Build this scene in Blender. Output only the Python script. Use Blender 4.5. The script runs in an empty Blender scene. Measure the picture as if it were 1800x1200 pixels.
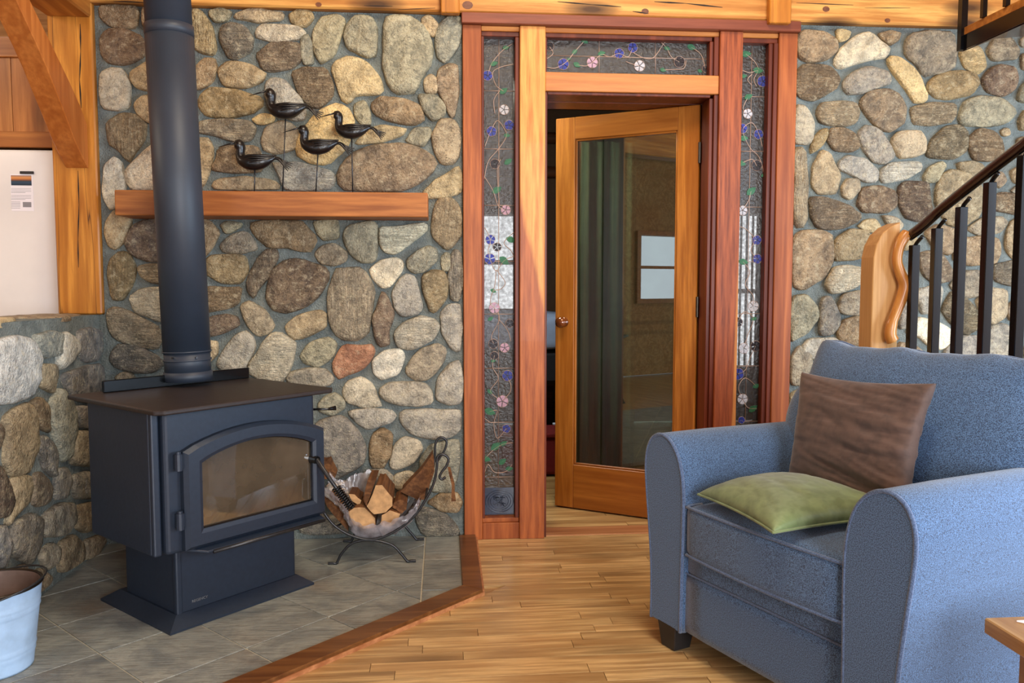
import bpy, bmesh, math, random
from mathutils import Vector, Matrix, noise
random.seed(7)
S = bpy.context.scene
COL = S.collection
# ---------------------------------------------------------------- camera
CAM = Vector((0, -3.82, 1.21)); F = 1430.0
PITCH = math.radians(4.0); YAW = math.radians(4.8)
cd = bpy.data.cameras.new('camera'); cd.sensor_width = 36; cd.lens = F / 1800 * 36; cd.clip_start = 0.05
cam = bpy.data.objects.new('camera', cd); COL.objects.link(cam)
cam.location = CAM; cam.rotation_euler = (math.radians(90) - PITCH, 0, -YAW)
S.camera = cam
# ---------------------------------------------------------------- world, exposure, lights
S.view_settings.view_transform = 'Standard'; S.view_settings.look = 'None'
S.view_settings.gamma = 1; S.view_settings.exposure = 0.36; S.view_settings.use_curve_mapping = False
try:
    S.cycles.use_denoising = True; S.cycles.max_bounces = 8; S.cycles.transparent_max_bounces = 16
    S.cycles.caustics_reflective = False; S.cycles.caustics_refractive = False; S.cycles.sample_clamp_indirect = 6
except Exception: pass
w = bpy.data.worlds.new('sky'); S.world = w; w.use_nodes = True
wn = w.node_tree; bg = wn.nodes['Background']
bg.inputs[0].default_value = (0.80, 0.90, 1.0, 1); bg.inputs[1].default_value = 2.2
def area(name, loc, target, sx, sy, power, color):
    l = bpy.data.lights.new(name, 'AREA'); l.shape = 'RECTANGLE'; l.size = sx; l.size_y = sy
    l.energy = power; l.color = color
    o = bpy.data.objects.new(name, l); COL.objects.link(o); o.location = loc
    o.rotation_euler = (Vector(target) - Vector(loc)).to_track_quat('-Z', 'Y').to_euler(); return o
area('rear_window_light', (2.1, -6.85, 1.75), (0.9, 0, 1.2), 2.4, 2.6, 235, (0.93, 0.96, 1.0))
area('rear_window_light', (-2.2, -6.85, 1.6), (-0.8, 0, 1.0), 2.0, 2.2, 16, (0.86, 0.93, 1.0))
area('patio_door_light', (4.22, -2.5, 1.15), (1.4, -1.9, 0.5), 2.0, 2.0, 150, (0.60, 0.79, 1.0))
area('bedroom_fill_light', (0.2, 0.62, 2.3), (1.0, 1.1, 1.0), 0.4, 0.4, 14, (0.95, 1.0, 0.88))  # unseen fill light, added so the curtain shows behind the door glass
area('warm_overhead_fill', (0.6, -2.2, 4.1), (0.3, -0.3, 1.4), 1.0, 1.0, 60, (1.0, 0.86, 0.66))  # unseen warm fill from above, added for the warmer upper tones
area('kitchen_lamp_light', (-2.9, -1.0, 2.7), (-2.3, 0.2, 1.5), 0.5, 0.5, 10, (1.0, 0.86, 0.66))

# ---------------------------------------------------------------- pixel -> point helpers (1800 x 1200 frame)
_fw = Vector((math.sin(YAW) * math.cos(PITCH), math.cos(YAW) * math.cos(PITCH), -math.sin(PITCH)))
_rt = Vector((math.cos(YAW), -math.sin(YAW), 0)); _up = _rt.cross(_fw)
def ray(x, y): return _fw + _rt * ((x - 900) / F) + _up * ((600 - y) / F)
def at_z(x, y, z=0.0):
    d = ray(x, y); return CAM + d * ((z - CAM.z) / d.z)
def at_y(x, y, Y=0.0):
    d = ray(x, y); return CAM + d * ((Y - CAM.y) / d.y)
def at_x(x, y, X=0.0):
    d = ray(x, y); return CAM + d * ((X - CAM.x) / d.x)
def at_d(x, y, D): return CAM + ray(x, y) * D

# ---------------------------------------------------------------- materials
def lin(c):
    return tuple((v / 255 / 12.92 if v / 255 <= 0.04045 else ((v / 255 + 0.055) / 1.055) ** 2.4) for v in c) + (1,)
class NT:
    def __init__(s, name):
        s.m = bpy.data.materials.new(name); s.m.use_nodes = True; s.t = s.m.node_tree; s.b = s.t.nodes['Principled BSDF']
        s.out = s.t.nodes['Material Output']
    def n(s, typ, **kw):
        x = s.t.nodes.new(typ)
        for k, v in kw.items():
            if k.startswith('i_'):
                k = k[2:]; k = int(k) if k.isdigit() else k.replace('_', ' ')
                x.inputs[k].default_value = v
            else: setattr(x, k, v)
        return x
    def l(s, a, b): s.t.links.new(a, b)
    def coord(s, scale=(1, 1, 1), rnd=True, rot=(0, 0, 0)):
        tc = s.n('ShaderNodeTexCoord'); mp = s.n('ShaderNodeMapping'); mp.inputs['Scale'].default_value = scale
        mp.inputs['Rotation'].default_value = rot
        if rnd:
            oi = s.n('ShaderNodeObjectInfo'); ml = s.n('ShaderNodeVectorMath', operation='SCALE')
            cb = s.n('ShaderNodeCombineXYZ', i_0=1.0, i_1=0.7, i_2=0.4)
            m2 = s.n('ShaderNodeMath', operation='MULTIPLY', i_1=37.0)
            s.l(oi.outputs['Random'], m2.inputs[0]); s.l(cb.outputs[0], ml.inputs[0]); s.l(m2.outputs[0], ml.inputs['Scale'])
            ad = s.n('ShaderNodeVectorMath', operation='ADD'); s.l(tc.outputs['Object'], ad.inputs[0]); s.l(ml.outputs[0], ad.inputs[1])
            s.l(ad.outputs[0], mp.inputs[0])
        else: s.l(tc.outputs['Object'], mp.inputs[0])
        return mp.outputs[0]
    def noise(s, v, scale, detail=4, rough=0.55, dist=0.0):
        x = s.n('ShaderNodeTexNoise', i_Scale=scale, i_Detail=detail, i_Roughness=rough, i_Distortion=dist)
        s.l(v, x.inputs['Vector']); return x.outputs['Fac']
    def ramp(s, f, stops):
        r = s.n('ShaderNodeValToRGB'); e = r.color_ramp.elements
        while len(e) > 1: e.remove(e[-1])
        e[0].position = stops[0][0]; e[0].color = stops[0][1]
        for p, c in stops[1:]:
            q = e.new(p); q.color = c
        s.l(f, r.inputs[0]); return r.outputs[0]
    def mix(s, f, a, b, mode='MIX'):
        x = s.n('ShaderNodeMix', data_type='RGBA', blend_type=mode)
        for src, i in ((f, 0), (a, 6), (b, 7)):
            if hasattr(src, 'is_output'): s.l(src, x.inputs[i])
            else: x.inputs[i].default_value = src
        return x.outputs[2]
    def bump(s, h, strength=0.3, dist=0.01):
        x = s.n('ShaderNodeBump', i_Strength=strength, i_Distance=dist); s.l(h, x.inputs['Height'])
        s.l(x.outputs[0], s.b.inputs['Normal']); return x.outputs[0]
def gray(v): return (v, v, v, 1)

def plain(name, c, rough=0.5, metal=0.0, nscale=30, var=0.12, bump=0.0, spec=0.5, coat=0.0):
    k = NT(name); v = k.coord(rnd=False)
    f = k.noise(v, nscale, 4)
    c = lin(c)
    a = tuple(x * (1 - var) for x in c[:3]) + (1,); b = tuple(min(1, x * (1 + var)) for x in c[:3]) + (1,)
    k.l(k.ramp(f, [(0.3, a), (0.7, b)]), k.b.inputs['Base Color'])
    k.b.inputs['Roughness'].default_value = rough; k.b.inputs['Metallic'].default_value = metal
    k.b.inputs['Specular IOR Level'].default_value = spec; k.b.inputs['Coat Weight'].default_value = coat
    if bump: k.bump(f, bump, 0.004)
    return k.m

def wood(name, light, dark, axis='X', rough=0.38, scale=1.0, knots=0.0, coat=0.15, rnd=True, tint=0.12, cracks=0.0, flat=False, spec=0.3):
    k = NT(name)
    sc = {'X': (0.55, 9, 9), 'Y': (9, 0.55, 9), 'Z': (9, 9, 0.55)}[axis]
    sc = tuple(v * scale for v in sc)
    v = k.coord(sc, rnd)
    big = k.noise(v, 0.9, 3, 0.5, 0.6)
    # cathedral grain: bands bent by a slow noise
    m = k.n('ShaderNodeMath', operation='MULTIPLY', i_1=34.0); k.l(big, m.inputs[0])
    sn = k.n('ShaderNodeMath', operation='SINE'); k.l(m.outputs[0], sn.inputs[0])
    mm = k.n('ShaderNodeMath', operation='MULTIPLY_ADD', i_1=0.5, i_2=0.5); k.l(sn.outputs[0], mm.inputs[0])
    fine = k.noise(v, 7.0, 5, 0.65)
    L, D = lin(light), lin(dark)
    M = tuple((a * 0.3 + b * 0.7) for a, b in zip(L, D))
    c1 = k.mix(mm.outputs[0], L, M)
    fr = k.ramp(fine, [(0.38, gray(0)), (0.66, gray(1))])
    c2 = k.mix(fr, c1, k.mix(0.7, c1, tuple(x * 0.85 for x in D[:3]) + (1,)))
    c2m = k.mix(k.ramp(k.noise(v, 0.35, 2), [(0.35, gray(0)), (0.7, gray(0.35))]), c2, D)
    out = c2m
    if knots:
        vo = k.n('ShaderNodeTexVoronoi', i_Scale=1.15, i_Randomness=1.0)
        sk = {'X': (1.3, 4.5, 4.5), 'Y': (4.5, 1.3, 4.5), 'Z': (4.5, 4.5, 1.3)}[axis]; vo.voronoi_dimensions = '2D'
        k.l(k.coord(sk, rnd, (0, 0, 0) if flat else (math.pi / 2, 0, 0)), vo.inputs['Vector'])
        kf = k.ramp(vo.outputs['Distance'], [(0.05, gray(knots)), (0.16, gray(knots * 0.5)), (0.22, gray(0))])
        out = k.mix(kf, out, lin(tuple(x * 0.45 for x in dark)))
    if cracks:
        ck = {'X': (0.25, 7, 7), 'Y': (7, 0.25, 7), 'Z': (7, 7, 0.25)}[axis]
        cn = k.noise(k.coord(ck, rnd), 1.7, 2, 0.4)
        cf = k.ramp(cn, [(0.494, gray(0)), (0.5, gray(cracks)), (0.506, gray(0))])
        out = k.mix(cf, out, lin((70, 35, 15)))
    if tint:
        oi = k.n('ShaderNodeObjectInfo'); hs = k.n('ShaderNodeHueSaturation')
        mr = k.n('ShaderNodeMapRange', i_3=1 - tint, i_4=1 + tint); k.l(oi.outputs['Random'], mr.inputs[0])
        k.l(mr.outputs[0], hs.inputs['Value']); k.l(out, hs.inputs['Color']); out = hs.outputs[0]
    k.l(out, k.b.inputs['Base Color'])
    k.b.inputs['Roughness'].default_value = rough; k.b.inputs['Coat Weight'].default_value = coat
    k.b.inputs['Coat Roughness'].default_value = 0.25; k.b.inputs['Specular IOR Level'].default_value = spec
    k.bump(fine, 0.12, 0.003)
    return k.m

def stone_mat(name, banded=False, vert=False):
    k = NT(name); oi = k.n('ShaderNodeObjectInfo'); base = oi.outputs['Color']
    v = k.coord((1, 1, 1)); big = k.noise(v, 11, 6, 0.7, 0.8)
    sp = k.noise(v, 95, 3, 0.7)
    dk = k.mix(1.0, base, gray(0.50), 'MULTIPLY'); lt = k.mix(0.25, k.mix(1.0, base, gray(1.4), 'MULTIPLY'), lin((190, 165, 120)))
    c = k.mix(k.ramp(big, [(0.32, gray(0)), (0.62, gray(1))]), dk, lt)
    if banded:
        vb = k.coord((34, 14, 3.5) if vert else (3.5, 14, 34)); bn = k.noise(vb, 2.0, 5, 0.6, 1.6)
        c = k.mix(k.ramp(bn, [(0.42, gray(0)), (0.5, gray(0.75)), (0.56, gray(0.1)), (0.64, gray(0.7))]), c, k.mix(1.0, base, gray(0.38), 'MULTIPLY'))
        h = k.n('ShaderNodeMath', operation='ADD'); k.l(bn, h.inputs[0]); k.l(sp, h.inputs[1]); hh = h.outputs[0]
    else:
        h = k.n('ShaderNodeMath', operation='ADD'); k.l(big, h.inputs[0]); k.l(sp, h.inputs[1]); hh = h.outputs[0]
    c = k.mix(k.ramp(sp, [(0.56, gray(0)), (0.72, gray(0.55))]), c, k.mix(0.5, base, lin((215, 195, 160))))
    c = k.mix(k.ramp(sp, [(0.28, gray(0.5)), (0.42, gray(0))]), c, k.mix(1.0, base, gray(0.35), 'MULTIPLY'))
    vn = k.noise(k.coord((1, 1, 1)), 16, 4, 0.7, 1.6)
    c = k.mix(k.ramp(vn, [(0.482, gray(0)), (0.5, gray(0.8)), (0.518, gray(0))]), c, k.mix(1.0, base, gray(0.30), 'MULTIPLY'))
    pn = k.noise(k.coord((1, 1, 1.3)), 34, 5, 0.75, 0.3)
    c = k.mix(k.ramp(pn, [(0.54, gray(0)), (0.63, gray(0.65))]), c, k.mix(0.6, base, lin((214, 200, 164))))
    c = k.mix(k.ramp(pn, [(0.36, gray(0.7)), (0.45, gray(0))]), c, k.mix(1.0, base, gray(0.42), 'MULTIPLY'))
    vo = k.n('ShaderNodeTexVoronoi', i_Scale=16.0); k.l(k.coord((1, 1, 1)), vo.inputs['Vector']); h2 = k.n('ShaderNodeMath', operation='MULTIPLY_ADD', i_1=1.1); k.l(vo.outputs['Distance'], h2.inputs[0]); k.l(hh, h2.inputs[2])
    k.l(c, k.b.inputs['Base Color']); k.b.inputs['Roughness'].default_value = 0.6
    k.bump(h2.outputs[0], 1.0 if banded else 0.8, 0.016)
    return k.m

M = {}
M['stone'] = stone_mat('river_stone'); M['stone_banded'] = stone_mat('banded_stone', True); M['stone_banded_v'] = stone_mat('upright_banded_stone', True, True)
def mortar():
    k = NT('mortar'); v = k.coord(rnd=False); f = k.noise(v, 14, 6, 0.65); g = k.noise(v, 120, 3, 0.7); b = k.noise(v, 2.2, 3)
    c = k.mix(k.ramp(f, [(0.3, gray(0)), (0.7, gray(1))]), lin((94, 106, 108)), lin((156, 164, 158)))
    c = k.mix(k.ramp(b, [(0.4, gray(0)), (0.7, gray(0.4))]), c, lin((132, 130, 112)))
    k.l(c, k.b.inputs['Base Color']); k.b.inputs['Roughness'].default_value = 0.9
    h = k.n('ShaderNodeMath', operation='ADD'); k.l(f, h.inputs[0]); k.l(g, h.inputs[1]); k.bump(h.outputs[0], 1.0, 0.02); return k.m
M['mortar'] = mortar()
M['beam'] = wood('beam_pine', (240, 182, 100), (172, 104, 40), 'X', 0.5, 0.8, knots=1.0, cracks=0.9, coat=0.05)
M['beamY'] = wood('beam_pine_long', (214, 150, 70), (160, 92, 34), 'Y', 0.5, 0.8, coat=0.05)
M['post'] = wood('post_fir', (218, 146, 58), (168, 98, 28), 'Z', 0.45, 0.9, cracks=0.9)
M['brace'] = wood('brace_fir', (205, 126, 60), (170, 92, 36), 'Z', 0.45, 0.8)
M['cherry'] = wood('cherry', (184, 104, 52), (132, 62, 26), 'Z', 0.45, 0.8, coat=0.04, tint=0.06)
M['cherry_red'] = wood('cherry_red', (160, 82, 42), (104, 44, 20), 'Z', 0.45, 0.7, coat=0.04, tint=0.05)
M['cherry_head'] = wood('cherry_head', (142, 78, 54), (104, 50, 34), 'X', 0.4, 0.7, tint=0.04)
M['cherry_tan'] = wood('cherry_tan', (220, 154, 86), (178, 108, 54), 'Z', 0.35, 0.6, tint=0.04)
M['cherry_tanX'] = wood('cherry_tan_rail', (214, 144, 76), (172, 100, 48), 'X', 0.35, 0.6, tint=0.04)
M['molding'] = wood('molding_red', (126, 58, 34), (82, 32, 18), 'Z', 0.4, 0.7, coat=0.05, tint=0.04)
M['oakdoor'] = wood('door_oak', (196, 126, 52), (148, 82, 24), 'Z', 0.3, 1.0, tint=0.03, coat=0.3)
M['oakdoorX'] = wood('door_oak_rail', (192, 122, 50), (148, 84, 28), 'X', 0.3, 0.8, tint=0.03, coat=0.3)
M['mantel'] = wood('mantel_cherry', (194, 124, 64), (124, 66, 30), 'X', 0.5, 0.8, coat=0.03, tint=0)
M['kerb'] = wood('kerb_cherry', (126, 84, 46), (86, 50, 24), 'X', 0.35, 0.7)
M['kerb_edge'] = wood('kerb_edge', (196, 140, 96), (150, 92, 56), 'X', 0.45, 0.7)
M['floor'] = wood('floor_oak', (228, 192, 134), (158, 118, 72), 'X', 0.33, 1.1, knots=0.35, coat=0.3, tint=0.13, flat=True)
M['floor_far'] = wood('floor_oak_far', (212, 174, 118), (150, 108, 64), 'X', 0.35, 1.1, coat=0.2, tint=0)
M['cab'] = wood('cabinet_maple', (200, 134, 72), (150, 88, 40), 'Z', 0.45, 0.7, knots=0.5)
M['cabX'] = wood('cabinet_rail', (190, 124, 62), (148, 86, 38), 'X', 0.45, 0.7)
M['planks'] = wood('wall_planks', (198, 150, 92), (150, 100, 52), 'X', 0.6, 0.8, knots=0.5, coat=0)
M['newel'] = wood('newel_cherry', (214, 168, 108), (188, 136, 80), 'Z', 0.4, 1.2)
M['branch'] = wood('branch_wood', (222, 158, 82), (172, 104, 42), 'Z', 0.35, 0.9, coat=0.4)
M['table'] = wood('table_oak', (190, 154, 96), (146, 104, 50), 'Y', 0.35, 0.8)
M['tread'] = wood('tread_oak', (180, 120, 56), (130, 76, 30), 'X', 0.4, 0.8)
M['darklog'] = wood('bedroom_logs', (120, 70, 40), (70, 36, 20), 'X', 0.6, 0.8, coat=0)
def tile():
    k = NT('slate_tile'); v = k.coord((1, 1, 1)); f = k.noise(v, 5, 6, 0.65, 1.0); s2 = k.noise(k.coord((3, 30, 1), rot=(0, 0, 0.785)), 3, 5, 0.7, 1.0)
    c = k.mix(k.ramp(f, [(0.3, gray(0)), (0.7, gray(1))]), lin((114, 120, 120)), lin((168, 170, 160)))
    c = k.mix(k.ramp(s2, [(0.45, gray(0)), (0.62, gray(0.45))]), c, lin((74, 72, 66)))
    c = k.mix(k.ramp(k.noise(v, 3.1, 3), [(0.56, gray(0)), (0.75, gray(0.45))]), c, lin((126, 96, 66)))
    oi = k.n('ShaderNodeObjectInfo'); hs = k.n('ShaderNodeHueSaturation')
    mr = k.n('ShaderNodeMapRange', i_3=0.86, i_4=1.12); k.l(oi.outputs['Random'], mr.inputs[0]); k.l(mr.outputs[0], hs.inputs['Value'])
    k.l(c, hs.inputs['Color']); k.l(hs.outputs[0], k.b.inputs['Base Color']); k.b.inputs['Roughness'].default_value = 0.42
    h = k.n('ShaderNodeMath', operation='ADD'); k.l(f, h.inputs[0]); k.l(s2, h.inputs[1]); k.bump(h.outputs[0], 0.35, 0.01); return k.m
M['tile'] = tile()
M['grout'] = plain('grout', (196, 192, 174), 0.85, nscale=80)
M['black'] = plain('stove_paint', (35, 45, 60), 0.45, 0.1, 60, 0.10, 0.12)
M['blacktop'] = plain('stove_top_iron', (46, 38, 36), 0.48, 0.2, 60, 0.2, 0.2)
M['pipe'] = plain('pipe_paint', (42, 50, 62), 0.5, 0.0, 8, 0.10)
M['iron'] = plain('wrought_iron', (58, 58, 60), 0.35, 0.6, 60, 0.2, 0.15)
M['ironblk'] = plain('rail_iron', (12, 14, 17), 0.16, 0.0, 60, 0.2, spec=0.4)
M['rail'] = plain('handrail_dark', (52, 30, 24), 0.25, 0.0, 20, 0.3, coat=0.6)
M['bird'] = plain('black_bird', (20, 17, 17), 0.28, 0.0, 90, 0.35, 0.3)
M['silver'] = plain('badge_silver', (190, 196, 204), 0.3, 0.9)
M['white_enamel'] = plain('fridge_enamel', (234, 228, 224), 0.35, 0, 10, 0.02)
M['paper'] = plain('paper', (246, 240, 244), 0.8, 0, 10, 0.01)
M['ink'] = plain('grey_ink', (150, 146, 150), 0.8)
M['magnet'] = plain('black_magnet', (40, 34, 34), 0.5)
M['knotwood'] = plain('knot_wood', (104, 56, 26), 0.5, 0, 60, 0.4)
M['void'] = plain('dark_gap', (30, 20, 14), 0.8)
M['zinc'] = plain('galvanised', (172, 202, 234), 0.45, 0.1, 14, 0.16, 0.05)
M['zinc_in'] = plain('bucket_inside', (112, 92, 82), 0.6, 0.3, 14, 0.25)
M['logend'] = plain('log_end', (196, 152, 104), 0.8, 0, 26, 0.28, 0.5)
M['bark'] = wood('split_bark', (138, 92, 54), (76, 46, 26), 'Y', 0.8, 1.4, coat=0)
M['blind'] = plain('white_blind', (220, 220, 218), 0.7)
M['quilt'] = plain('blue_quilt', (172, 190, 232), 0.9, 0, 8, 0.1, 0.3)
M['redcloth'] = plain('red_cloth', (120, 24, 30), 0.9)
M['darkcloth'] = plain('dark_cloth', (36, 36, 44), 0.9)
M['curtain'] = plain('green_curtain', (128, 134, 112), 0.9, 0, 6, 0.1)
M['knob'] = plain('amber_knob', (120, 62, 26), 0.15, 0.3, 40, 0.35, coat=0.8)
M['brass'] = plain('aged_metal', (60, 52, 44), 0.35, 0.8)
M['chairleg'] = plain('black_leg', (34, 32, 32), 0.45)
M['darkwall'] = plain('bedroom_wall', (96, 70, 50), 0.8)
M['ceilp'] = M['planks']
def fabric(name, c, c2, scale=260, bump=0.35, rough=0.95, sheen=0.3, mot=0.0):
    k = NT(name); v = k.coord(rnd=False); f = k.noise(v, scale, 2, 0.6)
    col = k.mix(k.ramp(f, [(0.4, gray(0)), (0.6, gray(1))]), lin(c), lin(c2))
    if mot:
        g = k.noise(v, 7, 4, 0.6, 1.5)
        col = k.mix(k.ramp(g, [(0.4, gray(0)), (0.68, gray(mot))]), col, lin(tuple(min(255, x * 1.35) for x in c2)))
    k.l(col, k.b.inputs['Base Color']); k.b.inputs['Roughness'].default_value = rough
    k.b.inputs['Sheen Weight'].default_value = sheen; k.bump(f, bump, 0.002); return k.m
M['denim'] = fabric('blue_tweed', (34, 50, 76), (88, 122, 164), 400)
M['piping'] = fabric('blue_piping', (60, 78, 110), (88, 110, 146), 300)
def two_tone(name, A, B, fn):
    # one wood tone running into another with a wavy border
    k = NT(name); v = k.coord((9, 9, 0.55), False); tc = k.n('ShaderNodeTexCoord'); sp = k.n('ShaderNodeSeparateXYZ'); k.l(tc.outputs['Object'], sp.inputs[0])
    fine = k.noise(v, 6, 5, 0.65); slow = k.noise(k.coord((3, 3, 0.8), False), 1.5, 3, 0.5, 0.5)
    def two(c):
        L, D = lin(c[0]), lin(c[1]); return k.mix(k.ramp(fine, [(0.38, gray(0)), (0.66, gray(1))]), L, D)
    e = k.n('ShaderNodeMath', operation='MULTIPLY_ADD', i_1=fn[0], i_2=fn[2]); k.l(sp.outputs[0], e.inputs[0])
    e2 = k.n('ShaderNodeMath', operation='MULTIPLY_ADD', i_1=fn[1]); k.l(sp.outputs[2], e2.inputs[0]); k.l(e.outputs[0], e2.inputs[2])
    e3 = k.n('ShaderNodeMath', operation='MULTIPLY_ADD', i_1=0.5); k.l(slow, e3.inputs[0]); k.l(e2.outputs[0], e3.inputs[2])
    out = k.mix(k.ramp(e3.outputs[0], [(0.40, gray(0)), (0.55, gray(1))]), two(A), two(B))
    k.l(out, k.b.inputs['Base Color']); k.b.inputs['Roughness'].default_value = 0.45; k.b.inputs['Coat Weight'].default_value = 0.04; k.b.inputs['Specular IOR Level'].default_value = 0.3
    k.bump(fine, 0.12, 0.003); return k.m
# e = a*x + b*z + c + 0.5*noise ; below 0.4 first colours, above 0.55 second
M['post_left'] = two_tone('cherry_two_tone_left', ((228, 162, 84), (190, 116, 52)), ((182, 102, 52), (138, 68, 32)), (-7.0, -1.6, 5.35))  # pale tan towards the top, red-brown towards the bottom
M['post_right'] = two_tone('cherry_sap_right', ((166, 86, 46), (110, 48, 24)), ((216, 148, 80), (176, 104, 50)), (16.0, -0.35, -21.7))
M['suede'] = fabric('brown_suede', (68, 49, 42), (82, 61, 52), 30, 0.1, 0.7, 0.25, mot=0.35)
M['green'] = fabric('green_suede', (92, 108, 66), (108, 124, 82), 30, 0.08, 0.5, 0.3, mot=0.4)
def glassy(name, tint, rough=0.0, body=None, bodyf=0.0, gloss=0.1, bump=0.0, bscale=60, fm=1.7):
    k = NT(name); k.t.nodes.remove(k.b)
    tr = k.n('ShaderNodeBsdfTransparent', i_0=lin(tint)); gl = k.n('ShaderNodeBsdfGlossy', i_0=gray(1.0), i_1=rough)
    fr = k.n('ShaderNodeFresnel', i_0=1.5); ma = k.n('ShaderNodeMath', operation='MULTIPLY_ADD', i_1=fm, i_2=gloss); k.l(fr.outputs[0], ma.inputs[0])
    mx = k.n('ShaderNodeMixShader'); k.l(ma.outputs[0], mx.inputs[0]); k.l(gl.outputs[0], mx.inputs[2])
    src = tr.outputs[0]
    v = k.coord(rnd=False)
    if body:
        df = k.n('ShaderNodeBsdfDiffuse', i_0=lin(body)); tl = k.n('ShaderNodeBsdfTranslucent', i_0=lin(body))
        ad = k.n('ShaderNodeMixShader', i_0=0.45); k.l(df.outputs[0], ad.inputs[1]); k.l(tl.outputs[0], ad.inputs[2])
        m2 = k.n('ShaderNodeMixShader'); k.l(tr.outputs[0], m2.inputs[1]); k.l(ad.outputs[0], m2.inputs[2])
        rr = k.ramp(k.noise(v, bscale, 3, 0.6), [(0.3, gray(max(0, bodyf - 0.22))), (0.7, gray(min(1, bodyf + 0.22)))])
        k.l(rr, m2.inputs[0]); src = m2.outputs[0]
    k.l(src, mx.inputs[1])
    if bump:
        bp = k.n('ShaderNodeBump', i_Strength=bump, i_Distance=0.006); k.l(k.noise(v, bscale, 3, 0.6), bp.inputs['Height'])
        k.l(bp.outputs[0], gl.inputs['Normal'])
    k.l(mx.outputs[0], k.out.inputs[0]); return k.m
M['pane'] = glassy('clear_pane', (190, 205, 190), 0.0, (70, 86, 66), 0.25, 0.05, bscale=3, fm=2.4)
M['texglass'] = glassy('seedy_glass', (228, 224, 220), 0.25, (84, 74, 66), 0.36, 0.0, 0.8, 70, fm=0.8)
M['stoveglass'] = glassy('hazed_stove_glass', (100, 88, 76), 0.03, (138, 120, 98), 0.6, 0.12, bscale=5, fm=3.0)  # tan body colour paints in a hazy reflection on the glass
M['fl_blue'] = glassy('blue_glass', (110, 130, 240), 0.4, (62, 78, 190), 0.65, 0.0, 0.5, 90, fm=0.6)
M['fl_pink'] = glassy('pink_glass', (250, 220, 236), 0.4, (238, 196, 216), 0.8, 0.0, 0.5, 90, fm=0.6)
M['fl_white'] = glassy('white_glass', (250, 250, 250), 0.4, (240, 236, 240), 0.8, 0.0, 0.5, 90, fm=0.6)
M['fl_dark'] = glassy('plum_glass', (80, 50, 60), 0.4, (50, 30, 36), 0.7, 0.0, 0.5, 90, fm=0.6)
M['leafglass'] = glassy('green_glass', (130, 220, 170), 0.4, (74, 150, 104), 0.65, 0.0, 0.5, 90, fm=0.6)
M['roundel'] = plain('navy_glass', (34, 50, 72), 0.15, 0.1, 40, 0.3, coat=0.6)
M['lead'] = plain('lead_came', (176, 146, 128), 0.45, 0.3)
M['plastic'] = glassy('clear_plastic', (245, 247, 252), 0.3, (222, 218, 228), 0.48, 0.04, 0.8, 26, fm=1.0)

# ---------------------------------------------------------------- geometry helpers
WM = {}
def setw(o, loc=(0, 0, 0), rotz=0.0, parent=None, local=False):
    o.location = loc; o.rotation_euler = (0, 0, rotz)
    own = Matrix.Translation(Vector(loc)) @ Matrix.Rotation(rotz, 4, 'Z')
    if parent is not None:
        o.parent = parent
        if local: own = WM[parent.name] @ own
        else: o.matrix_parent_inverse = WM[parent.name].inverted()
    WM[o.name] = own
def thing(name, label=None, cat=None, loc=(0, 0, 0), rotz=0.0, group=None, kind=None, parent=None):
    o = bpy.data.objects.new(name, None); COL.objects.link(o); o.empty_display_size = 0.1
    setw(o, loc, rotz, parent); tag(o, label, cat, group, kind); return o
def tag(o, label=None, cat=None, group=None, kind=None):
    if label: o['label'] = label
    if cat: o['category'] = cat
    if group: o['group'] = group
    if kind: o['kind'] = kind
    return o
def link(name, me, mat, parent=None, local=False, loc=(0, 0, 0), rotz=0.0, smooth=False):
    if mat is not None:
        for mt in (mat if isinstance(mat, (list, tuple)) else [mat]): me.materials.append(M[mt] if isinstance(mt, str) else mt)
    if smooth:
        for p in me.polygons: p.use_smooth = True
    o = bpy.data.objects.new(name, me); COL.objects.link(o); setw(o, loc, rotz, parent, local); return o
def mesh(name, vs, fs):
    me = bpy.data.meshes.new(name); me.from_pydata([tuple(v) for v in vs], [], fs); me.update(); return me
def fixn(me):
    bm = bmesh.new(); bm.from_mesh(me); bmesh.ops.recalc_face_normals(bm, faces=bm.faces); bm.to_mesh(me); bm.free(); return me
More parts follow.
